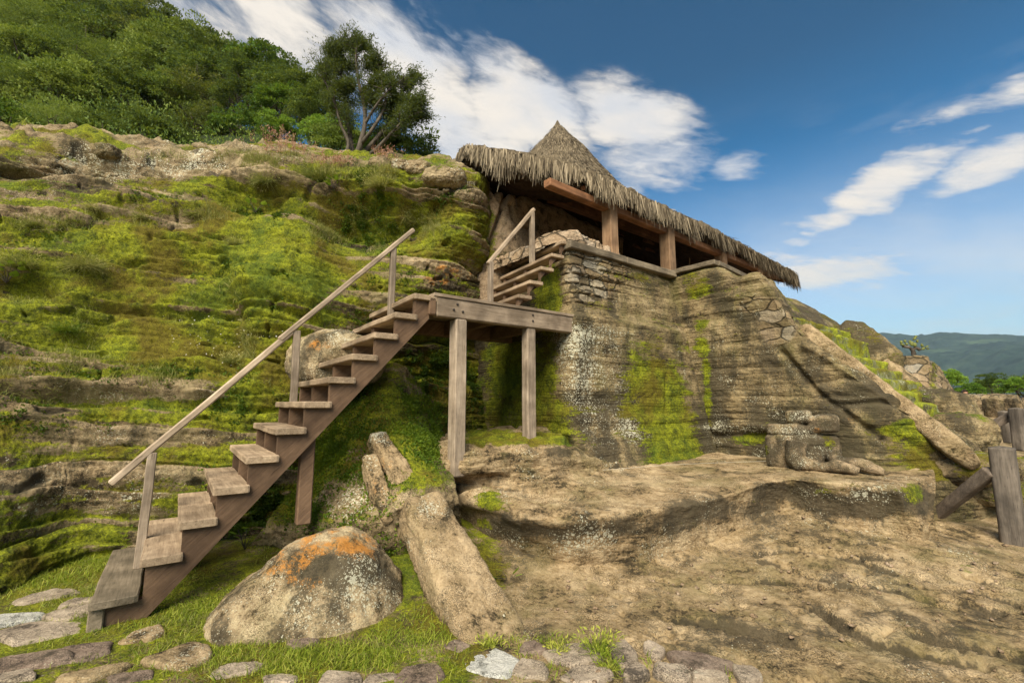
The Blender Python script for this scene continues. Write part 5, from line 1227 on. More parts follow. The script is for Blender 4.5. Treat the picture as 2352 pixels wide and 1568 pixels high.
# ================================================================== PLANTS
def blades(P, N, L, W, bend, rs, spread=.5, seg=2, up=None):
    """grass blades: points P, growth direction N"""
    k = len(P); d = N + rs.normal(0, spread, (k, 3)); d /= np.linalg.norm(d, axis=1, keepdims=True)
    s = np.cross(d, rs.normal(size=(k, 3))); s /= np.linalg.norm(s, axis=1, keepdims=True)
    g = np.cross(s, d) * rs.choice([-1, 1], k)[:, None]; pts = []
    for j in range(seg + 1):
        q = j / seg; c = P + d * (L * q)[:, None] + g * (bend * L * q * q)[:, None] - Z3 * (bend * .6 * L * q * q)[:, None]
        w = (W * (1 - q))[:, None] * .5
        if j < seg: pts += [c - s * w, c + s * w]
        else: pts += [c]
    A = np.stack(pts, 1); nv = A.shape[1]; off = (np.arange(k) * nv)[:, None]
    loops = []; sizes = []
    quads = [off + np.array([2*j, 2*j+1, 2*j+3, 2*j+2]) for j in range(seg - 1)]
    tri = off + np.array([2*seg-2, 2*seg-1, 2*seg])
    lp = np.concatenate([q.ravel() for q in quads] + [tri.ravel()]); sz = np.r_[np.full(k * (seg - 1), 4), np.full(k, 3)]
    return A.reshape(-1, 3), lp, sz, nv
def leaves(P, N, L, W, rs, spread=.6, fold=.25):
    """folded pointed leaves"""
    k = len(P); d = N + rs.normal(0, spread, (k, 3)); d /= np.linalg.norm(d, axis=1, keepdims=True)
    s = np.cross(d, rs.normal(size=(k, 3))); s /= np.linalg.norm(s, axis=1, keepdims=True); u = np.cross(s, d)
    m = P + d * (L * .45)[:, None] + u * (fold * W)[:, None]
    A = np.stack([P, m - s * (W / 2)[:, None], P + d * L[:, None], m + s * (W / 2)[:, None]], 1)
    off = (np.arange(k) * 4)[:, None]
    return A.reshape(-1, 3), (off + np.array([0, 1, 2, 3])).ravel(), np.full(k, 4), 4
def veg(name, data, tint, mat, parent=None, off=None):
    v, lp, sz, nv = data
    if off is not None: v = v - off
    me = raw_mesh(name, v, lp, sz, {'tint': np.repeat(tint, nv)}, False)
    return link(name, me, parent, mat)
def sample(V, N, w, k, rs, jit=.01):
    w = np.clip(w, 0, None).ravel(); Vf = V.reshape(-1, 3)
    e1 = np.linalg.norm(np.gradient(V, axis=0), axis=2) * np.linalg.norm(np.gradient(V, axis=1), axis=2)
    w = w * e1.ravel(); i = rs.choice(len(w), k, p=w / w.sum())
    return Vf[i] + rs.normal(0, jit, (k, 3)), N.reshape(-1, 3)[i]
CPX, CPY = proj(CLV)
def on_cliff(px, py):
    d = np.hypot(CPX - px, CPY - py); dep = np.linalg.norm(CLV, axis=2)
    s = d + np.where(d < 6, dep * .6, 0); i = np.unravel_index(np.argmin(s), s.shape); return CLV[i], CLN[i]

# low creeping plants over the cliff, one mass nobody could count
rs = np.random.RandomState(21)
fw = paint(CLV, [(860,500,120,60,1.6),(780,420,80,50,.9),(600,490,60,30,.8),(990,900,110,90,1.0),(1130,920,120,70,1.9),(1150,850,110,70,1.2),(1250,960,60,50,1.5),(560,1150,130,110,1.3),(700,1050,90,120,1.1),(440,1290,120,50,1.2),(640,680,110,90,.35),(860,680,120,80,.4),
   (400,860,180,26,.6),(100,850,220,50,.7),(60,640,60,18,.5),(300,560,200,50,.35),(500,620,60,40,.4),(370,950,200,40,.5),(900,760,80,60,.5),(80,960,120,40,.6),(300,1210,60,40,.7),(420,1110,120,16,.5),(1110,720,60,40,.8),(560,930,100,40,.5),(320,450,220,16,.4),(1050,450,60,20,.3),(140,540,160,50,.4)])
fw = fw * (sstep(-.05, .35, fbm(CLV * 2.6, 4, 5)) + .15) * sstep(-.3, .3, fbm(CLV * 9, 2, 6))
P, N = sample(CLV, CLN, fw ** 1.8, 60000, rs, .012); k = len(P)
t = .25 + .55 * vnoise(P * 3, 8) + rs.uniform(-.15, .25, k)
veg('creeping_plants', leaves(P, N * .7 + Z3 * .4, rs.uniform(.018, .045, k), rs.uniform(.012, .028, k), rs, .7), t, M['fern'])['kind'] = 'stuff'
gw = paint(CLV, [(860,520,130,45,1.6),(620,400,70,22,1.3),(740,395,50,30,.6),(500,360,200,12,.5),(900,400,90,24,.7),(90,845,260,26,.6),(420,870,200,22,.5),(370,485,100,30,.6),(480,490,70,20,.7),(550,800,40,60,.7),(100,900,300,30,.4),(230,440,60,20,.4),(90,510,120,30,.7),(640,370,100,14,.7),(480,690,120,50,.25),(150,740,200,80,.35)]) * (sstep(-.1, .3, fbm(CLV * 3.2, 3, 15)) + .1)
P, N = sample(CLV, CLN, gw ** 1.7, 26000, rs, .012); k = len(P)
veg('cliff_grass', blades(P, N * .5 + Z3 * .9, rs.uniform(.05, .15, k), np.full(k, .006), rs.uniform(.1, .6, k), rs, .35), rs.uniform(.1, .95, k), M['drygrass'])['kind'] = 'stuff'
MW = (paint(MDV, [(720,1010,80,90,1.4),(760,900,90,60,1.0),(700,1150,40,60,1.2),(860,1060,60,70,.5),(990,960,60,80,.8),(740,1200,90,24,.9),(890,1260,30,50,.9)]) * (sstep(-.1, .35, fbm(MDV * 3, 3, 25)) + .1))
P, N = sample(MDV, MDN, MW, 26000, rs, .012); k = len(P)
veg('mound_ferns', leaves(P, N * .7 + Z3 * .4, rs.uniform(.018, .045, k), rs.uniform(.012, .026, k), rs, .7), .25 + .5 * vnoise(P * 3, 8) + rs.uniform(-.15, .3, k), M['fern'])['kind'] = 'stuff'

ww = paint(CLV, [(480,780,90,50,1.0),(600,775,60,40,.35)]); P, N = sample(CLV, CLN, ww, 90, rs, .02)
veg('white_flowers', leaves(P + N * .03, N, rs.uniform(.015, .03, 90), rs.uniform(.012, .022, 90), rs, .5), rs.uniform(0, 1, 90), M['flower'])['kind'] = 'stuff'
# distinct grass tufts on the rock
TUFTS = [(48,612,.30,700,'drygrass','big round dry grass tuft at the left edge of the cliff'),(195,612,.28,700,'drygrass','round dry grass tuft right of the big one at the left edge'),(85,512,.16,350,'drygrass','flat dry grass tuft above the big round tuft'),
 (215,480,.10,250,'drygrass','low dry tuft under the upper ledge at the left'),(605,412,.22,520,'drygrass','straw yellow grass tuft on the ridge shoulder left of the tall grass'),(590,396,.16,300,'drygrass','pale grass tuft just above the straw yellow one'),
 (738,415,.42,420,'drygrass','tall dry grass clump under the lone tree'),(480,560,.16,320,'fern','green feathery tuft beneath the overhang left of the niche'),(535,560,.14,300,'drygrass','pale tuft right of the feathery one beneath the overhang'),
 (330,495,.13,260,'drygrass','dry tuft in the long hollow, left one of two'),(440,497,.12,260,'drygrass','dry tuft in the long hollow, right one of two'),(865,425,.26,500,'drygrass','bushy grass tuft above the big niche'),(150,765,.20,380,'fern','loose green tuft hanging on the dark band below the left tufts'),
 (530,830,.18,340,'drygrass','feathery tuft beside the vertical moss rib left of the rail'),(985,965,.22,420,'fern','bushy fern left of the landing post')]
def tuft(px, py, h, n, mat, lab, base=None):
    p, nn = on_cliff(px, py) if base is None else base
    r = np.random.RandomState(int(px * 3 + py)); root = tag(empty('grass_tuft', p), lab, 'grass tuft')
    a = r.uniform(0, 6.28, n); rad = h * .42 * np.sqrt(r.rand(n)); P = np.array(root.location) * 0 + np.stack([rad * np.cos(a), rad * np.sin(a) * .7, -.02 + 0 * a], -1)
    N = P * 2.2 / h * 1.0 + Z3 * .75 + np.array(nn) * .6
    veg('blades', blades(P, N, h * r.uniform(.5, 1.1, n), np.full(n, .0055), r.uniform(.2, .8, n), r, .30, 3), r.uniform(.1, .95, n), M[mat], root)['kind'] = 'stuff'
    k = n // 2; L = r.uniform(.4, .95, k) * h; d = N[:k] + r.normal(0, .3, (k, 3)); d /= np.linalg.norm(d, axis=1, keepdims=True)
    veg('seed_heads', leaves(P[:k] + d * L[:, None], d, r.uniform(.02, .045, k), r.uniform(.006, .012, k), r, .5), r.uniform(.5, 1, k), M[mat], root)['kind'] = 'stuff'
    return root
for a in TUFTS: tuft(*a)
def pink(px, py, h, n, lab):
    p, nn = on_cliff(px, py); root = tag(empty('pink_grass', p), lab, 'grass tuft'); r = np.random.RandomState(px)
    P = np.stack([r.normal(0, h * .5, n), r.normal(0, h * .3, n), np.zeros(n) - .02], -1); N = Z3 * 1.0 + P * .8
    veg('stems', blades(P, N, h * r.uniform(.5, 1.1, n), np.full(n, .005), r.uniform(.05, .35, n), r, .14, 3), r.uniform(.2, .9, n), M['drygrass'], root)['kind'] = 'stuff'
    k = max(n // 4, 6); d = N[:k] + r.normal(0, .12, (k, 3)); d /= np.linalg.norm(d, axis=1, keepdims=True); tip = P[:k] + d * (h * r.uniform(.75, 1.15, k))[:, None]
    m_ = 16; T = np.repeat(tip, m_, 0) + r.normal(0, .018, (k * m_, 3)) * np.array([1, 1, 2.2])
    veg('plumes', leaves(T, np.tile(Z3, (k * m_, 1)), r.uniform(.03, .05, k * m_), r.uniform(.008, .016, k * m_), r, .5), r.uniform(.2, 1, k * m_), M['pink'], root)['kind'] = 'stuff'
pink(628, 362, .34, 150, 'pink plumed grass on the ridge left of the lone tree'); pink(665, 364, .30, 110, 'second pink plumed grass just right of the first on the ridge'); pink(770, 392, .26, 150, 'faded pink grass in front of the lone tree foot'); pink(872, 378, .26, 60, 'red plumed grass right of the lone tree foot'); pink(900, 378, .20, 40, 'short red plumed grass beside the round ridge stones')
# loose stones along the ridge
for i, (px, py, s, lab) in enumerate([(590,352,.20,'mossy round stone left end of the ridge stones'),(618,350,.16,'small ridge stone beside the pink grass'),(650,350,.15,'flat ridge stone behind the pink grass'),(790,356,.13,'small ridge stone at the lone tree foot, left'),(840,366,.12,'pale pebble like ridge stone right of the lone tree foot'),(868,372,.16,'brown ridge stone under the red grass'),
      (925,378,.15,'rounded grey stone on the ridge between the tree and the temple'),(962,384,.17,'broad grey ridge stone, third from the roof'),(1002,394,.19,'grey ridge stone, second from the roof'),(1032,404,.22,'large grey ridge stone touching the thatched eave'),(142,326,.16,'pale rounded rock on the left ridge'),(205,342,.14,'tilted pale rock on the left ridge'),(243,350,.14,'low pale rock right of the tilted one'),(420,366,.12,'small pale rock in the middle of the ridge')]):
    p, nn = on_cliff(px, py + 4); boulder('ridge_stone', p + np.array([0, .03, .0]), (s * 1.25, s, s * .8), M['cliff'], lab, 200 + i, {'pale': [(px, py, 60, 40, .6)], 'moss': [(px, py, 60, 40, -.2)]}, 2.6, cat='stone', rough=1.2)

# broad-leaved weeds
def weed(p, n, L, lab, mat='leafB', up=Z3):
    root = tag(empty('leafy_weed', p), lab, 'plant'); r = np.random.RandomState(int(abs(p[0]) * 1000)); m = MB(); LP = []; LN = []
    for k in range(n):
        a = r.uniform(0, 6.28); q = np.array([math.cos(a) * L * r.uniform(.3, 1.3), math.sin(a) * L * .6 * r.uniform(.3, 1), L * r.uniform(.4, 1.8)]) + up * 0
        m.tube([np.zeros(3), q * .5 + Z3 * .02, q], [.003, .0025, .002], 5); LP.append(q); LN.append(np.array([math.cos(a), math.sin(a) * .5 - .7, .5]))
    m.build('stem', M['bark'], root, True); LP = np.array(LP); LN = np.array(LN)
    d = LN / np.linalg.norm(LN, axis=1, keepdims=True); s = np.cross(d, Z3); s /= np.linalg.norm(s, axis=1, keepdims=True)
    prof = [(0, 0), (.18, .62), (.42, .80), (.70, .48), (1, 0)]; vs = []; lp = []; sz = []; o = 0
    for P_, d_, s_ in zip(LP, d, s):
        l = L * r.uniform(.55, 1.0)
        ring = [P_ + d_ * (a * l) + s_ * (b * l * .5) for a, b in prof] + [P_ + d_ * (a * l) - s_ * (b * l * .5) for a, b in prof[-2:0:-1]]
        vs += ring; lp += list(range(o, o + len(ring))); sz.append(len(ring)); o += len(ring)
    me = raw_mesh('leaf', vs, lp, sz, {'tint': np.repeat(r.uniform(.3, 1, n), 8)}, False); lo = link('leaves', me, root, M[mat]); lo['kind'] = 'stuff'
weed(PY(562, 1262, 4.35), 11, .11, 'bright broad leaved weed between the stringer and the orange boulder')
weed(on_cliff(25, 655)[0] + np.array([.05, -.10, 0]), 14, .13, 'bright broad leaved weed at the left edge in the rock hollow')
weed(on_cliff(590, 492)[0] + np.array([.0, -.05, 0]), 12, .11, 'broad leaved plant inside the small hollow below the straw tuft')
weed(on_cliff(770, 445)[0] + np.array([.0, -.08, 0]), 16, .10, 'broad leaved plant hanging left above the big niche')
weed(PZ(1168, 1340, .03), 5, .10, 'small weed growing against the right side of the slab')

# foreground grass
def grass_field():
    r = np.random.RandomState(5); n = 640000
    x = r.uniform(-7.5, 1.75, n); y = r.uniform(2.5, 6.6, n); z = gz(x, y); px, py = proj(np.stack([x, y, z], -1))
    w = np.zeros(n)
    for (bx, by, rx, ry, v) in [(60,1345,200,44,.9),(250,1290,110,30,.9),(170,1330,130,26,.4),(340,1425,170,40,.8),(150,1440,200,80,.22),(480,1450,170,70,1.0),(400,1370,110,60,.7),(640,1520,260,46,1.0),(860,1430,110,90,1.1),(960,1510,110,50,1.0),(890,1360,50,70,.7),(1160,1480,60,18,.8),(1180,1560,60,16,.6),
        (1260,1545,80,12,1.0),(1270,1480,40,14,.9),(1400,1500,22,40,1.1),(1440,1540,40,12,.8),(1490,1520,12,26,.8),(1560,1520,14,40,.3),(1040,1540,40,30,1.0),(560,1380,90,50,.5),(1200,1505,30,30,.4),(1680,1545,14,10,.6),(620,1290,40,40,.5),(300,1500,200,36,.3)]:
        w += v * np.exp(-(((px - bx) / rx) ** 2 + ((py - by) / ry) ** 2) ** 1.5)
    w *= .22 + 1.0 * sstep(-.2, .3, fbm(np.stack([x * 3.2, y * 3.2, 0 * x], -1), 3, 4))
    for (c, a, b, rot) in STONE_FP:
        dx, dy = x - c[0], y - c[1]; ca, sa = math.cos(rot), math.sin(rot); u, v = (dx * ca + dy * sa) / a, (-dx * sa + dy * ca) / b
        w *= sstep(.72, 1.12, np.hypot(u, v))
    w *= 1 - .0 * x
    bd = np.hypot((x + 1.52) / .82, (y - 3.86) / .60); w *= sstep(.86, 1.0, bd)
    keep = r.rand(n) < np.clip(w, 0, 1) * .62
    x, y, z = x[keep], y[keep], z[keep]; k = len(x); P = np.stack([x, y, z - .005], -1)
    ln = r.uniform(.03, .085, k) * (.7 + .8 * vnoise(P * 2.5, 3)); dryness = vnoise(P * 1.7, 9)
    tint = np.clip(r.normal(.45, .22, k), 0, 1); dry = r.rand(k) < (.16 + .45 * sstep(.55, .8, dryness))
    dirn = np.tile(Z3, (k, 1)) + .5 * np.stack([fbm(P * 4, 2, 11), fbm(P * 4, 2, 12), 0 * x], -1)
    veg('grass', blades(P[~dry], dirn[~dry], ln[~dry], r.uniform(.004, .008, (~dry).sum()), r.uniform(.2, .9, (~dry).sum()), r, .42, 2), tint[~dry], M['grass'])['kind'] = 'stuff'
    veg('dry_grass', blades(P[dry], dirn[dry], ln[dry] * 1.1, r.uniform(.003, .006, dry.sum()), r.uniform(.3, 1.2, dry.sum()), r, .75, 2), .4 + .6 * tint[dry], M['drygrass'])['kind'] = 'stuff'
grass_field()
for px, py, h, n, lab in [(1375,1492,.15,260,'spiky bright grass tuft at the edge of the rock between the paving stones'),(1290,1492,.09,120,'yellow green grass tuft left of the spiky one'),(1120,1478,.08,100,'small grass tuft touching the low end of the slab'),(1400,1528,.10,140,'grass tuft below the spiky one among the paving stones')]:
    p = PZ(px, py, .02); tuft(px, py, h, n, 'grass', lab, (p, Z3))

# ---------------------------------------------------------------- trees
def tree_proto(kind, seed):
    r = np.random.RandomState(seed); H, R, ncl, nl, mat, L, W, sp = {
      'broad': (4.2, 2.1, 110, 85, 'leafA', .17, .085, .6), 'bright': (3.4, 1.8, 95, 95, 'leafB', .15, .09, .6), 'dark': (4.4, 2.0, 110, 85, 'leafC', .16, .08, .6),
      'feathery': (4.4, 2.3, 130, 95, 'leafA', .14, .038, .45), 'olive': (3.8, 1.7, 110, 85, 'leafD', .13, .06, .7)}[kind]
    root = empty('tree_source'); m = MB(); tips = []
    for s in range(r.randint(2, 5)):
        a = r.uniform(0, 6.28); top = np.array([math.cos(a) * R * .5, math.sin(a) * R * .5, H * r.uniform(.55, .8)]); mid = top * .5 + r.normal(0, .18, 3); mid[2] = H * .33
        pts = catmull([(0, 0, 0), mid * .6, mid, top], 10); m.tube(list(pts), list(np.linspace(.13, .03, 10)), 8, .1)
        for q in range(5):
            b0 = pts[r.randint(4, 9)]; d = r.normal(size=3); d[2] = abs(d[2]); d /= np.linalg.norm(d); e = b0 + d * R * r.uniform(.4, .8)
            m.tube(list(catmull([b0, (b0 + e) / 2 + r.normal(0, .1, 3), e], 6)), list(np.linspace(.035, .012, 6)), 6); tips.append(e)
    m.build('trunk', M['bark'], root, True)
    Ps, Ns, Tn = [], [], []
    for c in range(ncl):
        d = r.normal(size=3); d /= np.linalg.norm(d); rad = R * r.uniform(.45, 1.0) ** .6
        if d[2] < -.45: d[2] *= -.5
        cen = np.array([0, 0, H * .60]) + d * rad * np.array([1, 1, .82]) * (1 + .16 * math.sin(3 * math.atan2(d[1], d[0]) + seed))
        cr = R * r.uniform(.13, .25); k = nl; q = r.normal(size=(k, 3)); q /= np.linalg.norm(q, axis=1, keepdims=True); q[:, 2] = np.abs(q[:, 2]) * .9 - .25
        P = cen + q * cr * np.array([1.15, 1.15, .62]) * r.uniform(.55, 1.1, (k, 1)); Ps.append(P); Ns.append(q * .8 + d * .5 + Z3 * (.15 if kind != 'feathery' else -.1)); Tn.append(np.clip(r.normal(.45, .15, k) + r.normal(0, .17), 0, 1))
    P, N, T = np.vstack(Ps), np.vstack(Ns), np.concatenate(Tn); k = len(P)
    veg('crown', leaves(P, N, L * r.uniform(.6, 1.2, k), W * r.uniform(.7, 1.2, k), r, sp), T, M[mat], root)
    return root
KINDS = {'broad': 'leafy mid green tree', 'bright': 'bright green bushy tree', 'dark': 'dark green dense tree', 'feathery': 'feathery leaved tree', 'olive': 'olive brown bushy tree'}
PROTO = {(k, i): tree_proto(k, 11 * i + j) for j, k in enumerate(KINDS) for i in (1, 2)}
USED = set()
def put_tree(name, key, loc, s, rz, label, group=None, sz=1.0):
    src = PROTO[key]
    if key not in USED: root = src; USED.add(key)
    else:
        root = src.copy(); COL.objects.link(root)
        for ch in src.children:
            c = ch.copy(); COL.objects.link(c); c.parent = root
    root.name = name; root.location = loc; root.scale = (s, s, s * sz); root.rotation_euler = (0, 0, rz)
    tag(root, label, 'tree' if 'tree' in name else 'bush', group); return root
HX = [-500, -200, 0, 200, 300, 400, 500, 600, 700, 800, 950]; HT = [-420, -330, -230, -90, 15, 92, 128, 160, 186, 240, 320]
HB = [330, 322, 322, 335, 350, 362, 366, 356, 360, 352, 372]
def hillY(px, py):
    top = np.interp(px, HX, HT); bot = np.interp(px, HX, HB); f = np.clip((bot - py) / (bot - top), -.2, 1.3)
    return 12.2 + f * np.interp(px, HX, [30, 30, 30, 27, 24, 20, 16, 12, 9, 5, 2])
rows = []
for f in (-.15, .0, .15, .3, .45, .6, .75, .9, 1.02):
    rows.append([(lambda py: PY(px, py, hillY(px, py) + 1.5))(b + (t_ - b) * f + 150) for px, t_, b in zip(HX + [1000], HT + [345], HB + [390])])
V = patch([[p * np.array([1, 1, 1]) + np.array([0, -.0, -1]) for p in rows[0]]] + rows + [[p + np.array([0, 25, -9]) for p in rows[-1]]], 160, 140, sharp_v=True)
V[..., 2] += .5 * fbm(V * .5, 4, 3)
mm, t, b, _ = mat_base('hillside_undergrowth'); n_ = t.noise(t.new('ShaderNodeTexCoord').outputs['Object'], 2.2, 8, .7); t.put(b.inputs[0], t.ramp(n_, [(.35, (.006, .012, .003)), (.6, (.030, .045, .010))])); b.inputs['Roughness'].default_value = 1
grid_obj('hillside', V, mm)['kind'] = 'structure'
_hn = gnormals(V); _hn = face_cam(V, _hn); _r = np.random.RandomState(77)
_P, _N = sample(V[12:], _hn[12:], np.ones(V[12:].shape[:2]), 150000, _r, .35); _d = np.linalg.norm(_P, axis=1) / 20
veg('undergrowth', leaves(_P, _N * .6 + Z3 * .5, _r.uniform(.07, .15, 150000) * _d, _r.uniform(.03, .07, 150000) * _d, _r, .6), np.clip(.1 + .8 * vnoise(_P * .8, 3) + _r.normal(0, .12, 150000), 0, 1), M['leafA'])['kind'] = 'stuff'
r = np.random.RandomState(12); rown = ['lowest', 'second', 'third', 'fourth', 'fifth', 'sixth', 'seventh']; nth = ['leftmost', 'second from the left', 'third from the left', 'fourth from the left', 'fifth from the left', 'sixth from the left', 'seventh from the left', 'eighth from the left', 'ninth from the left', 'tenth from the left']
HILL = {0: [(-60,285,'bright'),(40,290,'bright'),(150,295,'feathery'),(255,300,'broad'),(355,318,'dark'),(470,300,'olive'),(560,300,'bright'),(650,305,'bright'),(745,312,'bright')],
 1: [(-40,205,'broad'),(60,215,'feathery'),(165,225,'broad'),(275,235,'dark'),(370,240,'broad'),(465,235,'olive'),(560,235,'dark'),(650,250,'bright'),(720,265,'dark')],
 2: [(-30,130,'feathery'),(70,135,'broad'),(165,140,'feathery'),(270,165,'feathery'),(370,180,'broad'),(470,185,'broad'),(575,185,'broad'),(660,215,'broad')],
 3: [(0,60,'feathery'),(110,75,'feathery'),(210,90,'broad'),(300,115,'olive'),(395,140,'broad'),(485,150,'dark'),(600,168,'bright'),(700,215,'dark')],
 4: [(-20,-10,'dark'),(90,5,'feathery'),(190,20,'olive'),(275,50,'feathery'),(350,85,'dark'),(430,128,'dark')],
 5: [(150,-55,'dark'),(240,-10,'feathery'),(310,45,'olive')]}
for row, L in HILL.items():
    for j, (px, py, kd) in enumerate(L):
        Y = hillY(px, py) + 0.6; R = {'broad': 2.1, 'bright': 1.8, 'dark': 2.0, 'feathery': 2.3, 'olive': 1.7}[kd]; H = {'broad': 4.2, 'bright': 3.4, 'dark': 4.4, 'feathery': 4.4, 'olive': 3.8}[kd]
        rp = r.uniform(76, 100) if py < 280 else r.uniform(62, 80)
        if px > 540: rp *= .80
        s = rp / FPX * Y / R; c = PY(px + r.uniform(-8, 8), py, Y); c[2] -= H * .60 * s
        put_tree('hillside_tree', (kd, 1 + (j + row) % 2), c, s, r.uniform(0, 6.28), f'{KINDS[kd]}, {nth[j]} in the {rown[row]} row on the hillside', 'trees covering the hillside')
c = PY(925, 330, 11.2); c[2] -= 1.9; put_tree('bush_tree', ('dark', 1), c, .50, 1.0, 'round dark bush tree right behind the lone tree', sz=1.05)
c = PY(865, 325, 11.4); c[2] -= 1.5; put_tree('bush_tree', ('bright', 2), c, .42, 2.0, 'small green bush tree in front of the lone tree trunk')
c = PY(800, 300, 12.6); c[2] -= 1.7; put_tree('bush_tree', ('broad', 2), c, .42, .5, 'green bush tree just left behind the lone tree trunk')
for px, py, Y, s, kd, lab in [(2172,872,26,.50,'bright','flat topped green tree right of the ruined stone wall'),(2228,896,24,.34,'bright','low green bush between the ruined wall and the terrace'),(2288,892,27,.46,'dark','dark hedge tree behind the far terrace wall, middle'),(2345,888,25,.50,'bright','green hedge tree behind the far terrace wall at the right edge'),(2410,890,27,.6,'dark','dark hedge tree beyond the right edge behind the terrace'),(2260,902,30,.42,'broad','low hedge tree behind the visitor')]:
    c = PY(px, py, Y); c[2] -= 2.3 * s; put_tree('far_tree', (kd, 1), c, s, r.uniform(0, 6), lab)
for key, src in PROTO.items():
    if key not in USED:
        for ch in list(src.children): bpy.data.objects.remove(ch)
        bpy.data.objects.remove(src)

# lone many-stemmed tree on the ridge
def lone_tree():
    Y = 10.0; base = PY(812, 372, Y); k = Y / FPX * 1.0
    root = tag(empty('lone_tree', base), 'lone thin leaved tree with many bare slanting stems on the ridge', 'tree'); r = np.random.RandomState(4); m = MB()
    def W(px, py, dy=0): p = PY(px, py, Y + dy) - base; return p
    stems = [([(812,372,0),(806,330,.1),(800,280,.15),(795,230,.1),(785,175,.2),(790,125,.1)], .07, .015), ([(815,372,0),(828,330,-.1),(838,285,-.1),(836,240,-.15),(822,180,-.2),(818,120,-.1),(826,92,0)], .075, .012),
      ([(818,372,0),(850,335,.1),(880,300,.2),(905,262,.3),(935,225,.3),(955,180,.2)], .065, .012), ([(808,372,0),(798,350,-.1),(800,325,-.1),(782,285,-.2),(770,240,-.2),(750,195,-.2),(735,160,-.1)], .055, .010),
      ([(820,372,0),(862,345,-.15),(900,305,-.3),(930,275,-.3),(965,255,-.2)], .055, .012), ([(830,330,-.1),(860,290,-.2),(885,240,-.1),(880,190,0),(868,150,0)], .045, .012), ([(838,285,-.1),(866,240,-.3),(900,200,-.3),(925,190,-.2)], .035, .01),
      ([(800,280,.1),(770,235,.3),(765,190,.3),(770,150,.2),(776,120,.2)], .035, .01)]
    ends = []
    for pts, r0, r1 in stems:
        q = catmull([W(*p) for p in pts], 22); m.tube(list(q), list(np.linspace(r0, r1, 22)), 8, .08)
        for j in range(5, 22):
            for _ in range(3 if j > 9 else 1):
                d = r.normal(size=3); d[2] = abs(d[2]) * .7 + .1; d /= np.linalg.norm(d); L = r.uniform(.12, .36); e = q[j] + d * L
                m.tube([q[j], q[j] + d * L * .5 + r.normal(0, .03, 3), e], [.010, .007, .004], 5)
                if j > 8 and W(0, 0)[2] is not None: ends += [e, q[j] + d * L * .6]
    m.build('trunk', M['bark'], root, True)
    E = np.array(ends); px, py = proj(E + base); E = E[(py < 300)]
    cen = np.array([W(a, b, c) for a, b, c in [(780,120,0),(800,150,.2),(835,120,0),(860,145,0),(850,185,-.2),(880,200,.2),(905,215,0),(930,230,0),(955,232,-.2),(965,262,0),(945,175,0),(925,255,.2),(770,200,.1),(755,165,0),(740,158,0),(800,200,-.2),(830,210,0),(870,235,.2),(900,245,0),(820,100,0),(765,108,0),(842,150,.3),(945,210,.3),(890,180,-.1)]])
    P = [E[r.randint(len(E), size=42000)] + r.normal(0, .085, (42000, 3))]
    for c in cen:
        kk = 1900; a = c + r.normal(0, .12, (kk, 3)) * np.array([1.4, 1, .65]); P.append(a)
    P = np.vstack(P); n = len(P); cl = fbm((P + base) * 4.2, 3, 3) > -.02; P = P[cl]; n = len(P)
    veg('crown', leaves(P, (P - np.array([0, 0, 1.2])) * .5 + Z3 * -.1, r.uniform(.05, .10, n), r.uniform(.012, .022, n), r, .6), np.clip(r.normal(.4, .2, n), 0, 1), M['leafLone'], root)
M['leafLone'] = leaf_mat('thin_leaf', (.030, .050, .010), (.090, .115, .022), (.20, .22, .05))
lone_tree()

# prickly pear
def cactus():
    Yc = 11.0; base = PY(2098, 813, Yc); root = tag(empty('prickly_pear', base), 'prickly pear cactus with flat green pads on top of the ruined wall', 'cactus'); k = .2148 * Yc / FPX
    L = lambda X, Y_: np.array([(X - 645) * k, 0, (484 - Y_) * k])
    m = MB(); m.tube(list(catmull([L(648,492), L(645,460), L(630,425), L(600,405)], 8)), [.055,.05,.045,.045,.04,.035,.03,.03], 8, .1); m.tube(list(catmull([L(640,440), L(680,415), L(720,440)], 6)), [.035] * 6, 8, .1); m.tube(list(catmull([L(610,410), L(570,405), L(545,395)], 6)), [.035] * 6, 8, .1); m.build('trunk', M['bark'], root, True)
    mc, t, b, _ = mat_base('cactus_pad'); n_ = t.noise(t.new('ShaderNodeTexCoord').outputs['Object'], 25, 4, .7); t.put(b.inputs[0], t.ramp(n_, [(.35, (.07, .075, .02)), (.6, (.17, .19, .045))])); b.inputs['Roughness'].default_value = .6
    for (x, y, l, w, a) in [(620,375,48,34,100),(655,385,44,34,70),(690,385,36,30,95),(640,350,36,26,110),(668,320,34,20,50),(690,298,30,20,30),(700,345,34,16,75),(560,395,40,20,160),(530,385,34,18,170),(535,355,34,24,110),(565,345,32,20,80),(520,378,26,16,200),(590,375,28,18,140),(735,430,40,20,20),(770,420,44,18,12),(815,425,40,14,5),(735,390,36,12,85),(760,395,24,12,70),(790,405,40,10,30),(825,395,24,8,10)]:
        m = MB(); ph = np.linspace(0, np.pi, 11)[:, None]; aa = np.linspace(0, 2*np.pi, 17)[None, :-1]; d = np.stack([np.sin(ph)*np.cos(aa), np.sin(ph)*np.sin(aa), np.cos(ph)*np.ones_like(aa)], -1)
        V = d * np.array([l * k / 1.8, .028, w * k / 1.5]); V[..., 2] *= 1 + .3 * d[..., 0]; c, s = math.cos(math.radians(a)), math.sin(math.radians(a)); X, Zz = V[..., 0] * c - V[..., 2] * s, V[..., 0] * s + V[..., 2] * c
        tw = r.uniform(-.6, .6); V = np.stack([X * math.cos(tw), V[..., 1] + X * math.sin(tw) * .5 + r.uniform(-.05, .05), Zz], -1) + L(x, y); m.add(V.reshape(-1, 3), [tuple(q) for q in grid_faces(11, 16, wrap=True)]); m.build('pad', mc, root, True)
cactus()

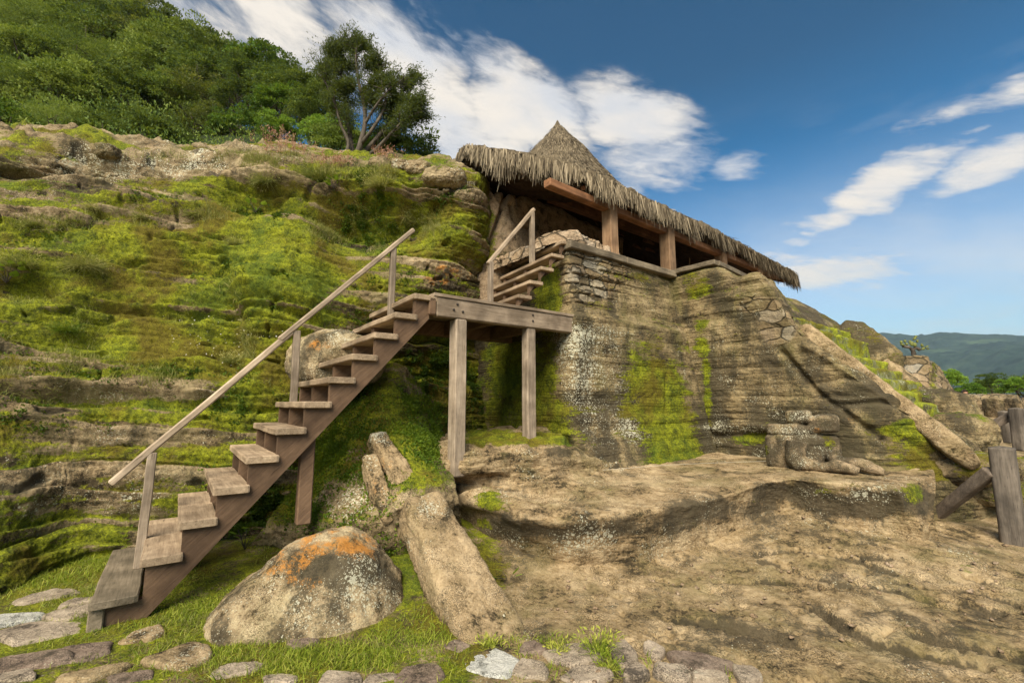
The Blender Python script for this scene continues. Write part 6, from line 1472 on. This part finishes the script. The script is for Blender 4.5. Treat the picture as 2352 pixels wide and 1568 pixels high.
# visitor behind the far terrace wall: one skinned body, hair and shirt as parts
def person():
    base = PY(2222, 940, 18.9); hz = PY(2222, 902, 18.9)[2]; H = 1.66; base[2] = hz - (H - .11)
    root = tag(empty('person', base), 'person with dark hair seen from the head up behind the far stone wall', 'person')
    J = [(0,0,.93),(0,0,1.12),(0,0,1.32),(0,-.01,1.42),(0,-.015,1.50),(0,-.01,1.60),(.09,0,.88),(.10,-.01,.48),(.10,.02,.08),(.11,-.10,.03),(-.09,0,.88),(-.10,.03,.48),(-.10,.05,.08),(-.11,-.07,.03),(.17,0,1.36),(.22,.02,1.10),(.22,-.06,.86),(.215,-.09,.78),(-.17,0,1.36),(-.22,.02,1.10),(-.21,-.06,.86),(-.205,-.09,.78)]
    Ed = [(0,1),(1,2),(2,3),(3,4),(4,5),(0,6),(6,7),(7,8),(8,9),(0,10),(10,11),(11,12),(12,13),(2,14),(14,15),(15,16),(16,17),(2,18),(18,19),(19,20),(20,21)]
    Rr = [.14,.12,.14,.05,.075,.085,.085,.055,.04,.035,.085,.055,.04,.035,.05,.042,.03,.035,.05,.042,.03,.035]
    me = bpy.data.meshes.new('body'); me.from_pydata(J, Ed, []); o = bpy.data.objects.new('tmp', me); COL.objects.link(o)
    o.modifiers.new('s', 'SKIN'); sv = me.skin_vertices[0].data
    for i, q in enumerate(Rr): sv[i].radius = (q, q)
    sv[0].use_root = True
    s = o.modifiers.new('u', 'SUBSURF'); s.levels = 2; s.render_levels = 2
    ev = bpy.data.meshes.new_from_object(o.evaluated_get(bpy.context.evaluated_depsgraph_get())); bpy.data.objects.remove(o)
    sk, t, b, _ = mat_base('skin'); b.inputs[0].default_value = (.36, .19, .12, 1)
    ob = link('body', ev, root, sk)
    hr, t, b, _ = mat_base('hair'); b.inputs[0].default_value = (.035, .022, .015, 1); b.inputs['Roughness'].default_value = .6
    sh, t, b, _ = mat_base('shirt'); b.inputs[0].default_value = (.30, .10, .09, 1)
    for nm, mt, c, rad, cut in (('hair', hr, (0, .02, 1.575), (.098, .112, .118), True), ('shirt', sh, (0, 0, 1.16), (.21, .135, .27), False)):
        ph = np.linspace(0, np.pi, 17)[:, None]; a = np.linspace(0, 2*np.pi, 25)[None, :-1]; d = np.stack([np.sin(ph)*np.cos(a), np.sin(ph)*np.sin(a), np.cos(ph)*np.ones_like(a)], -1)
        V = d * np.array(rad) + np.array(c)
        if cut: V[..., 1] = np.where((d[..., 1] < -.3) & (d[..., 2] < .55), V[..., 1] + .09, V[..., 1])
        grid_obj(nm, V, mt, root, wrap=True)
    m = MB(); m.tube([(0,-.085,1.585),(0,-.112,1.565),(0,-.10,1.555)], [.010,.014,.012], 7); m.build('nose', sk, root, True)
person()

def pebbles():
    r = np.random.RandomState(8); n = 900; x = r.uniform(.3, 6.5, n); y = r.uniform(2.7, 5.6, n); z = gz(x, y)
    ok = r.rand(n) < .3 + .7 * (fbm(np.stack([x * 1.5, y * 1.5, 0 * x], -1), 2, 3) > 0); x, y, z = x[ok], y[ok], z[ok]; vs = []; qs = []
    for i in range(len(x)):
        ph = np.linspace(0, np.pi, 6)[:, None]; a = np.linspace(0, 2*np.pi, 8)[None, :-1]; d = np.stack([np.sin(ph)*np.cos(a), np.sin(ph)*np.sin(a), np.cos(ph)*np.ones_like(a)], -1)
        s = .004 + .016 * r.rand() ** 3; V = d * s * np.array([r.uniform(.8, 1.5), r.uniform(.8, 1.3), .7]) * (1 + .25 * r.normal(size=(6, 7, 1))) + np.array([x[i], y[i], z[i] + s * .1 + .006]); vs.append(V.reshape(-1, 3)); qs.append(grid_faces(6, 7, off=i * 42, wrap=True))
    q = np.vstack(qs); me = raw_mesh('pebbles', np.vstack(vs), q, np.full(len(q), 4)); link('pebbles', me, None, M['rubble'])['kind'] = 'stuff'
pebbles()
